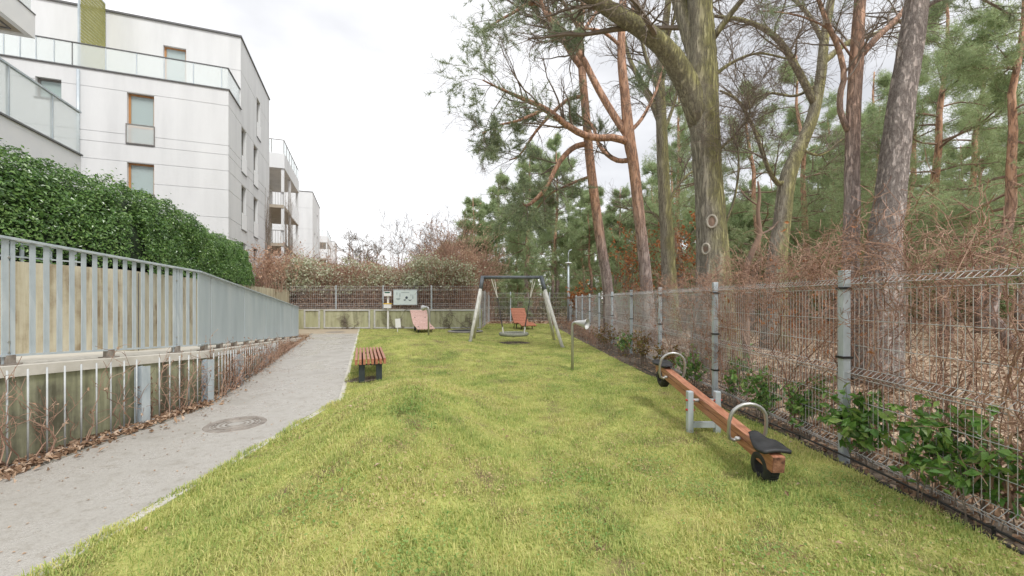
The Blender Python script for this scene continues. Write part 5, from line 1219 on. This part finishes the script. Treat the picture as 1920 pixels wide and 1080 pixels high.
for k, (x, y, h, w_, m_, lab) in enumerate(SH):
    twig_bush('shrub', x, y, h, w_, 14 + 4 * (k > 5), lab, 60 + k, 'twig', m_, 430 if y < 5.4 else 380, .095 if y < 4.4 else .075, -.02, 'shrubs along the mesh fence', 'shrub', .35)
for k, (x, y, h) in enumerate(((2.95, 14.2, .7), (2.9, 15.5, .6), (3.0, 17.2, .65), (2.9, 19.2, .6), (3.0, 21.5, .6))):
    twig_bush('twiggy_shrub', x, y, h, .9, 34, 'low leafless brown shrub in the far part of the fence bed', 80 + k, 'redtwig', 'brushleaf', 60, .04, -.02, 'low leafless shrubs at the far fence', 'shrub')
# climbers tangled in the fence
def fence_climber(d0, d1, n, zlo, zhi, label, seed, over=.4, rr=.0045, nleaf=0):
    r = np.random.default_rng(seed); t = thing('fence_climber', (float(fence_x((d0 + d1) / 2)) + .06, (d0 + d1) / 2, 0), label, 'climber', 'leafless climbers in the mesh fence')
    d = r.uniform(d0, d1, n); b = np.c_[fence_x(d) + r.uniform(.05, .2, n), d, r.uniform(0, zlo, n)]; K = 9; f = np.linspace(0, 1, K); h = zhi * r.uniform(.5, 1.05, n)
    P = np.zeros((n, K, 3)); P[:, :, 0] = b[:, 0, None] + np.cumsum(r.normal(0, .022, (n, K)), 1); P[:, :, 1] = b[:, 1, None] + np.cumsum(r.normal(0, .10, (n, K)), 1) + r.normal(0, .5, (n, 1)) * f; P[:, :, 2] = b[:, 2, None] + (h - b[:, 2])[:, None] * f
    Rr = np.full((n, 1), rr * 2.0) * np.linspace(1.2, .4, K)[None]
    B1, R1 = spawn(P, Rr, 9, .2, 1, 1.0, lambda t_, l: over * np.ones_like(l), 7, -.02, .34, .5, .05, r); B1[:, :, 0] = np.clip(B1[:, :, 0], fence_x(B1[:, :, 1]) - .12, fence_x(B1[:, :, 1]) + .35); B2, R2 = spawn(B1, R1, 5, .2, 1, .8, lambda t_, l: l * .5, 4, 0, .25, .65, .05, r)
    g = MB(); g.many(P, Rr, 5); g.many(B1, np.maximum(R1, .0022), 3); g.many(B2, np.maximum(R2, .0016), 3); tag(g.build('stems', M['redtwig'], t), kind='stuff')
    if nleaf:
        S_, D_ = shoots([(B2, .3)], r, 1); k = r.permutation(len(S_))[:nleaf]; g = MB(); leaves(g, S_[k], rand_dir(len(k), r), .06, .7, .3, r); tag(g.build('foliage', M['leaf_rust'], t), kind='stuff')
fence_climber(2.2, 3.7, 14, .2, 1.85, 'tangle of reddish bare stems in the nearest fence panel', 71, .42, .004)
fence_climber(3.9, 6.4, 24, .3, 1.85, 'brown bare creeper covering the fence panel behind the near seesaw seat', 72, .40, .004, 60)
fence_climber(6.6, 9.1, 26, .3, 1.80, 'dense brown creeper on the fence behind the far seesaw seat', 73, .40, .004, 40)
fence_climber(9.3, 14, 22, .3, 1.5, 'thin creeper on the middle fence panels', 74, .35, .004, 20)
def top_tangle(d0, d1, n, label, seed, zt=2.05):
    r = np.random.default_rng(seed); dm = (d0 + d1) / 2; t = thing('fence_climber', (float(fence_x(dm)) + .1, dm, 1.4), label, 'climber', 'leafless climbers in the mesh fence'); d = r.uniform(d0, d1, n)
    b = np.c_[fence_x(d) + r.uniform(.0, .25, n), d, r.uniform(1.15, 1.6, n)]; P = arcs(r, b, r.uniform(0, 6.28, n), zt - b[:, 2] + r.uniform(-.15, .15, n), r.uniform(.1, .55, n), 8, .3); Rr = np.full((n, 1), .005) * np.linspace(1, .4, 8)[None]
    B1, R1 = spawn(P, Rr, 9, .15, 1, 1.0, lambda t_, l: np.maximum(l, .45) * .45, 6, -.04, .35, .55, 0, r); B2, R2 = spawn(B1, R1, 4, .2, 1, .9, lambda t_, l: l * .5, 4, -.02, .3, .65, 0, r)
    g = MB(); g.many(P, Rr, 4); g.many(B1, np.maximum(R1, .0024), 3); g.many(B2, np.maximum(R2, .0018), 3); tag(g.build('stems', M['redtwig'], t), kind='stuff')
top_tangle(2.7, 4.0, 16, 'tangle of bare stems spilling over the fence top at the right edge', 171)
top_tangle(4.0, 6.3, 26, 'brown twig tangle along the fence top left of the nearest post', 172)
top_tangle(6.3, 9.2, 20, 'brown twig tangle along the fence top below the mossy oak', 173, 1.95)
top_tangle(9.2, 13, 9, 'thin twig fringe on the top of the middle fence panels', 174, 1.85)
# arching bramble over the fence, right edge, and rusty tuft
def arch_bush(x, y, z0, n, h, lean, label, seed, leafn=0, name='bramble'):
    r = np.random.default_rng(seed); t = thing(name, (x, y, z0), label, 'climber', 'shrubs growing over the fence top'); b = np.c_[x + r.normal(0, .18, n), y + r.normal(0, .28, n), np.full(n, z0)]
    hh = h * r.uniform(.5, 1, n); P = arcs(r, b, r.uniform(0, 6.28, n), hh, lean * r.uniform(.2, 1, n), 8, .12); Rr = np.full((n, 1), .006) * np.linspace(1, .35, 8)[None]
    B1, R1 = spawn(P, Rr, 12, .6, 1, .9, lambda t_, l: l * .28, 5, -.03, .25, .55, .0, r); g = MB(); g.many(P, Rr, 4); g.many(B1, np.maximum(R1, .002), 3); tag(g.build('stems', M['redtwig'], t), kind='stuff')
    if leafn:
        S_, D_ = shoots([(B1, .2)], r, 2); k = r.permutation(len(S_))[:leafn]; g = MB(); leaves(g, S_[k], rand_dir(len(k), r), .085, .6, .3, r); tag(g.build('foliage', M['leaf_rust'], t), kind='stuff')
arch_bush(3.95, 3.35, 0, 30, 2.35, .8, 'arching reddish bramble rising over the fence top at the right edge', 91)
arch_bush(4.1, 4.7, 0, 20, 2.15, .7, 'lower reddish bramble over the fence beside the thick leaning pine', 92)
arch_bush(4.15, 5.8, 0, 22, 2.25, .5, 'shrub with a tuft of rusty leaves above the fence left of the close pines', 93, 190)
arch_bush(4.1, 7.6, 0, 24, 1.95, .6, 'brown bramble over the fence at the foot of the mossy oak', 94, 20)
# undergrowth of the wood and behind the low fence
r6 = np.random.default_rng(303)
n = 34000; y = 30 + r6.uniform(0, 1, n) * 34; x = -.15 * y + 4 + r6.uniform(0, 1, n) * (y * 1.35); hgt_ = 1.2 + 1.4 * (.5 + .5 * noise2(x, y, .5, 31)) ; z = hgt_ * r6.uniform(0, 1, n)
g = MB(); leaves(g, np.c_[x, y, z], rand_dir(n, r6) + np.array((0, 0, .4)), .26, .6, .3, r6); tag(g.build('undergrowth', M['under']), 'mixed green and brown undergrowth on the woodland floor', 'undergrowth', kind='stuff')
# rusty-leaved beech saplings in the wood
for k, (px, d, h, lab) in enumerate(((1178, 22, 5.6, 'young beech with rust-brown leaves left of the slim bare tree'), (1283, 21, 5.8, 'rust-leaved beech sapling just left of the mossy oak'), (1088, 25.5, 2.3, 'small rusty shrub at the fence corner beside the lamp post'))):
    twig_bush('beech_sapling', (px - CX) / F * d, d, h, 2.6 if h > 3 else 1.3, 26, lab, 96 + k, 'twig', 'leaf_rust', 1100, .17, -.03, 'rust-leaved saplings in the wood', 'tree', .55)

# ------------------------------------------------------------------ climbers and litter by the ramp wall
def wall_creeper(s0, s1, n, label, seed):
    r = np.random.default_rng(seed); sm = (s0 + s1) / 2; t = thing('wall_creeper', (*lpt(sm, .1), 0), label, 'climber', 'leafless creepers on the ramp wall')
    s = r.uniform(s0, s1, n); b = np.array([(*lpt(q, r.uniform(.03, .16)), .0) for q in s]); hh = np.array([ramp_z(q) for q in s]) * r.uniform(.5, 1.12, n); K = 9; f = np.linspace(0, 1, K)
    P = b[:, None, :] + np.concatenate([np.cumsum(r.normal(0, .012, (n, K, 1)), 1), np.cumsum(r.normal(0, .05, (n, K, 1)), 1) + r.normal(0, .25, (n, 1, 1)) * f[None, :, None], (hh[:, None] * f)[..., None]], 2)
    Rr = np.full((n, 1), .006) * np.linspace(1, .35, K)[None]; B1, R1 = spawn(P, Rr, 5, .2, 1, .9, lambda t_, l: l * .33, 5, -.01, .22, .5, .03, r); B1[:, :, 0] = np.where(B1[:, :, 0] < -4.57 - np.maximum(0, B1[:, :, 1] - 6.1) * .37, -4.57 - np.maximum(0, B1[:, :, 1] - 6.1) * .37 + .02, B1[:, :, 0])
    g = MB(); g.many(P, Rr, 4); g.many(B1, np.maximum(R1, .002), 3); tag(g.build('stems', M['redtwig'], t), kind='stuff')
    S_, D_ = shoots([(B1, .3)], r, 1); k = r.permutation(len(S_))[:n * 4]; g = MB(); leaves(g, S_[k], rand_dir(len(k), r), .04, .6, .3, r); tag(g.build('foliage', M['leaf_brown'], t), kind='stuff')
wall_creeper(-3.4, -1.3, 26, 'bare brown creeper on the nearest stretch of the ramp wall', 201)
wall_creeper(-1.1, -.2, 24, 'bare creeper between the two near trellis posts', 202)
wall_creeper(.1, 2.6, 80, 'dense bare creeper on the ramp wall just past the bend', 203)
wall_creeper(2.6, 7.5, 110, 'low dry creeper along the far end of the ramp wall', 204)
# squiggling bare creepers on the far wall
def back_creeper(x0, label, seed, n=7):
    r = np.random.default_rng(seed); t = thing('wall_creeper', (x0, 21.36, 0), label, 'climber', 'leafless creepers on the far wall'); K = 14; f = np.linspace(0, 1, K); P = np.zeros((n, K, 3))
    P[:, :, 0] = x0 + r.normal(0, .12, (n, 1)) + np.cumsum(r.normal(0, .09, (n, K)), 1); P[:, :, 1] = 21.40 - r.uniform(0, .05, (n, K)); P[:, :, 2] = f[None] * r.uniform(.5, 1.1, (n, 1)); Rr = np.full((n, 1), .012) * np.linspace(1, .5, K)[None]
    B1, R1 = spawn(P, Rr, 4, .3, 1, .9, lambda t_, l: l * .25, 5, 0, .3, .7, 0, r); B1[:, :, 1] = np.minimum(B1[:, :, 1], 21.41); g = MB(); g.many(P, Rr, 4); g.many(B1, np.maximum(R1, .006), 3); tag(g.build('stems', M['twig'], t), kind='stuff')
for k, (x0, lab) in enumerate(((-8.6, 'dark bare creeper on the far wall panel nearest the path end'), (-6.1, 'bare creeper on the far wall below the pale blue board'), (-3.3, 'bare creeper on the far wall right of the pink lounger'), (-2.3, 'bare creeper at the right end of the far wall'))): back_creeper(x0, lab, 301 + k)
r4 = np.random.default_rng(77)
def scatter(name, pts, nrmz, size, mat, label, cat, jit=.35):
    g = MB(); leaves(g, pts, np.tile(np.array((0, 0, 1.0)), (len(pts), 1)), size, .62, .35, r4, jit); return tag(g.build(name, mat), label, cat, kind='stuff')
n = 9000; y = np.concatenate([r4.uniform(1.5, 7, n // 2), r4.uniform(7, 17, n // 2)]); off = r4.uniform(0, 1, n) ** .8; x = path_l(y) - .22 + (off - .5) * .46
x = x + np.where(r4.uniform(0, 1, n) < .05, r4.uniform(0, .35, n), 0)
scatter('leaf_litter', np.c_[x, y, .018 + r4.uniform(0, .05, n)], 0, .062, M['leaf_brown'], 'strip of fallen brown leaves along the foot of the ramp wall', 'leaves', .6)
n = 2600; y = np.concatenate([r4.uniform(1, 8, n // 2), r4.uniform(8, 27, n // 2)]); x = bed_x(y) + .03 + r4.uniform(0, 1, n) * (fence_x(y) + .5 - bed_x(y))
scatter('leaf_litter', np.c_[x, y, .002 + r4.uniform(0, .025, n)], 0, .065, M['leaf_brown'], 'scattered fallen leaves on the soil under the mesh fence', 'leaves', .6)
n = 26000; y = 1.5 + r4.uniform(0, 1, n) ** 1.2 * 30; x = fence_x(y) + .3 + r4.uniform(0, 1, n) ** 1.2 * (6 + y * .9)
scatter('leaf_litter', np.c_[x, y, -.02 + r4.uniform(0, .04, n)], 0, .11, M['leaf_brown'], 'carpet of fallen leaves on the woodland floor', 'leaves', .6)
n = 3500; x = r4.uniform(-1.5, 6, n); y = r4.uniform(25.7, 36, n)
scatter('leaf_litter', np.c_[x, y, -.02 + r4.uniform(0, .08, n)], 0, .16, M['leaf_brown'], 'fallen leaves beyond the lawn behind the swing', 'leaves', .6)
n = 90; x = np.concatenate([r4.uniform(-2.4, 3, 60), r4.uniform(2.2, 3, 30)]); y = r4.uniform(2, 9, n)
scatter('lawn_debris', np.c_[x, y, lawn_z(x, y) + .03], 0, .04, M['leaf_brown'], 'a few dry leaves lying on the lawn', 'leaves', .4)
n = 500; y = r4.uniform(1.8, 10, n); x = path_l(y) + r4.uniform(0, 1, n) ** 2 * 1.7
scatter('path_debris', np.c_[x, y, np.full(n, .017)], 0, .022, M['leaf_brown'], 'small bits of leaf scattered on the path', 'leaves', .2)

n = 9000; cl = r4.uniform(0, 1, (26, 2)); cyl = 2 + cl[:, 0] * 9; cxl = -2.2 + cl[:, 1] * 5; pk = r4.integers(0, 26, n); x = cxl[pk] + r4.normal(0, .16, n); y = cyl[pk] + r4.normal(0, .2, n); ok_ = (x > kerb_x(y) + .05) & (x < bed_x(y) - .05); x, y = x[ok_], y[ok_]
scatter('clover', np.c_[x, y, lawn_z(x, y) + .03 + r4.uniform(0, .02, len(x))], 0, .022, M['clover'], 'patches of small round clover leaves in the lawn', 'clover', .4)
n = 14000; x = r4.uniform(-2.6, 3.05, n); y = 1.7 + r4.uniform(0, 1, n) ** 1.4 * 10; ok_ = (x > kerb_x(y) + .05) & (noise2(x, y, 1.6, 27) + .6 * noise2(x, y, 5, 28) > .25); x, y = x[ok_], y[ok_]
scatter('dry_thatch', np.c_[x, y, lawn_z(x, y) + .02 + r4.uniform(0, .025, len(x))], 0, .024, M['thatch'], 'dry brown thatch lying between the grass blades', 'thatch', .3)
# ------------------------------------------------------------------ grass blades
r5 = np.random.default_rng(42)
def blades(n, y0, y1, ln, wd, pw=1.0):
    y = y0 + (y1 - y0) * r5.uniform(0, 1, n) ** pw; xl_ = np.where(y > 21.1, np.maximum(kerb_x(y), -1.5), kerb_x(y)); x = xl_ + (bed_x(y) - xl_) * r5.uniform(0, 1, n); ed = r5.uniform(0, 1, n) < np.where(y < 6.0, .022, .008); x = np.where(ed, xl_ - np.where(y < 6.0, .045, .01) + .04 * noise2(y, y * 0, 6, 26) + r5.uniform(-.02, .05, n), x)
    keep = ((x - .08) / .42) ** 2 + ((y - 14.0) / .38) ** 2 > r5.uniform(.3, 1.3, n)
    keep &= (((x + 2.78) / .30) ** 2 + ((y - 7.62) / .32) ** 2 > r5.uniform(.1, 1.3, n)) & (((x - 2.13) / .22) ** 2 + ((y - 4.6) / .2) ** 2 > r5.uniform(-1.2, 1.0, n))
    keep &= ((x - tx) / 1.0) ** 2 + ((y - ty) / 1.0) ** 2 > 1
    bare_n = noise2(x, y, 3.1, 21) + .5 * noise2(x, y, 9, 22); keep &= bare_n > -1.4 + r5.normal(0, .15, n)
    x, y = x[keep], y[keep]; n = len(x); z = lawn_z(x, y) - .004; clump = .75 + .4 * np.clip(noise2(x, y, 5, 23) + noise2(x, y, 14, 24), -1, 1)
    edge = np.clip((x - kerb_x(y)) / .5, 0, 1); l_ = ln * r5.uniform(.5, 1.25, n) * clump * (1 + .35 * (1 - edge)); az = r5.uniform(0, 6.283, n) + noise2(x, y, 2, 25); tilt = np.abs(r5.normal(.75, .42, n))
    d = np.c_[np.cos(az) * np.sin(tilt), np.sin(az) * np.sin(tilt), np.maximum(np.cos(tilt), .08)]; sd_ = np.c_[-np.sin(az), np.cos(az), np.zeros(n)]
    P = np.c_[x, y, z]; w_ = (wd * r5.uniform(.7, 1.3, n))[:, None]; mid = P + d * (l_ * .55)[:, None] + np.array((0, 0, .004)); tip = P + d * l_[:, None] - np.c_[np.zeros(n), np.zeros(n), l_ * .18]
    V = np.stack([P - sd_ * w_ * .5, P + sd_ * w_ * .5, mid + sd_ * w_ * .35, tip, mid - sd_ * w_ * .35], 1).reshape(-1, 3)
    i = np.arange(n)[:, None] * 5; return V, np.concatenate([i + [[0, 1, 2]], i + [[0, 2, 4]], i + [[4, 2, 3]]], 1).reshape(-1, 3)
g = MB()
for a in ((14000, -2.5, 1.6, .055, .006), (105000, 1.6, 4.2, .058, .0062), (100000, 4.2, 8.0, .055, .0075), (90000, 8.0, 14, .050, .0085), (70000, 14, 25.6, .052, .014)):
    V, Fq = blades(*a); g.add(V, Fq)
# taller tufts
nt_ = 1500; cy = 1.7 + 12 * r5.uniform(0, 1, nt_) ** 1.4; cx2_ = kerb_x(cy) + .05 + (bed_x(cy) - kerb_x(cy) - .1) * r5.uniform(0, 1, nt_); kk = 26
x = np.repeat(cx2_, kk) + r5.normal(0, .045, nt_ * kk); y = np.repeat(cy, kk) + r5.normal(0, .045, nt_ * kk); az = r5.uniform(0, 6.283, nt_ * kk); tl_ = np.abs(r5.normal(.5, .3, nt_ * kk)); ln_ = np.repeat(r5.uniform(.05, .095, nt_), kk) * r5.uniform(.6, 1.1, nt_ * kk)
P = np.c_[x, y, lawn_z(x, y) - .004]; dd_ = np.c_[np.cos(az) * np.sin(tl_), np.sin(az) * np.sin(tl_), np.cos(tl_)]; sd_ = np.c_[-np.sin(az), np.cos(az), 0 * az] * .0035
g.add(np.stack([P - sd_, P + sd_, P + dd_ * ln_[:, None]], 1).reshape(-1, 3), np.arange(nt_ * kk * 3).reshape(-1, 3))
tag(g.build('grass', M['grass']), 'short yellow-green grass covering the lawn and its mounds', 'grass', kind='stuff')
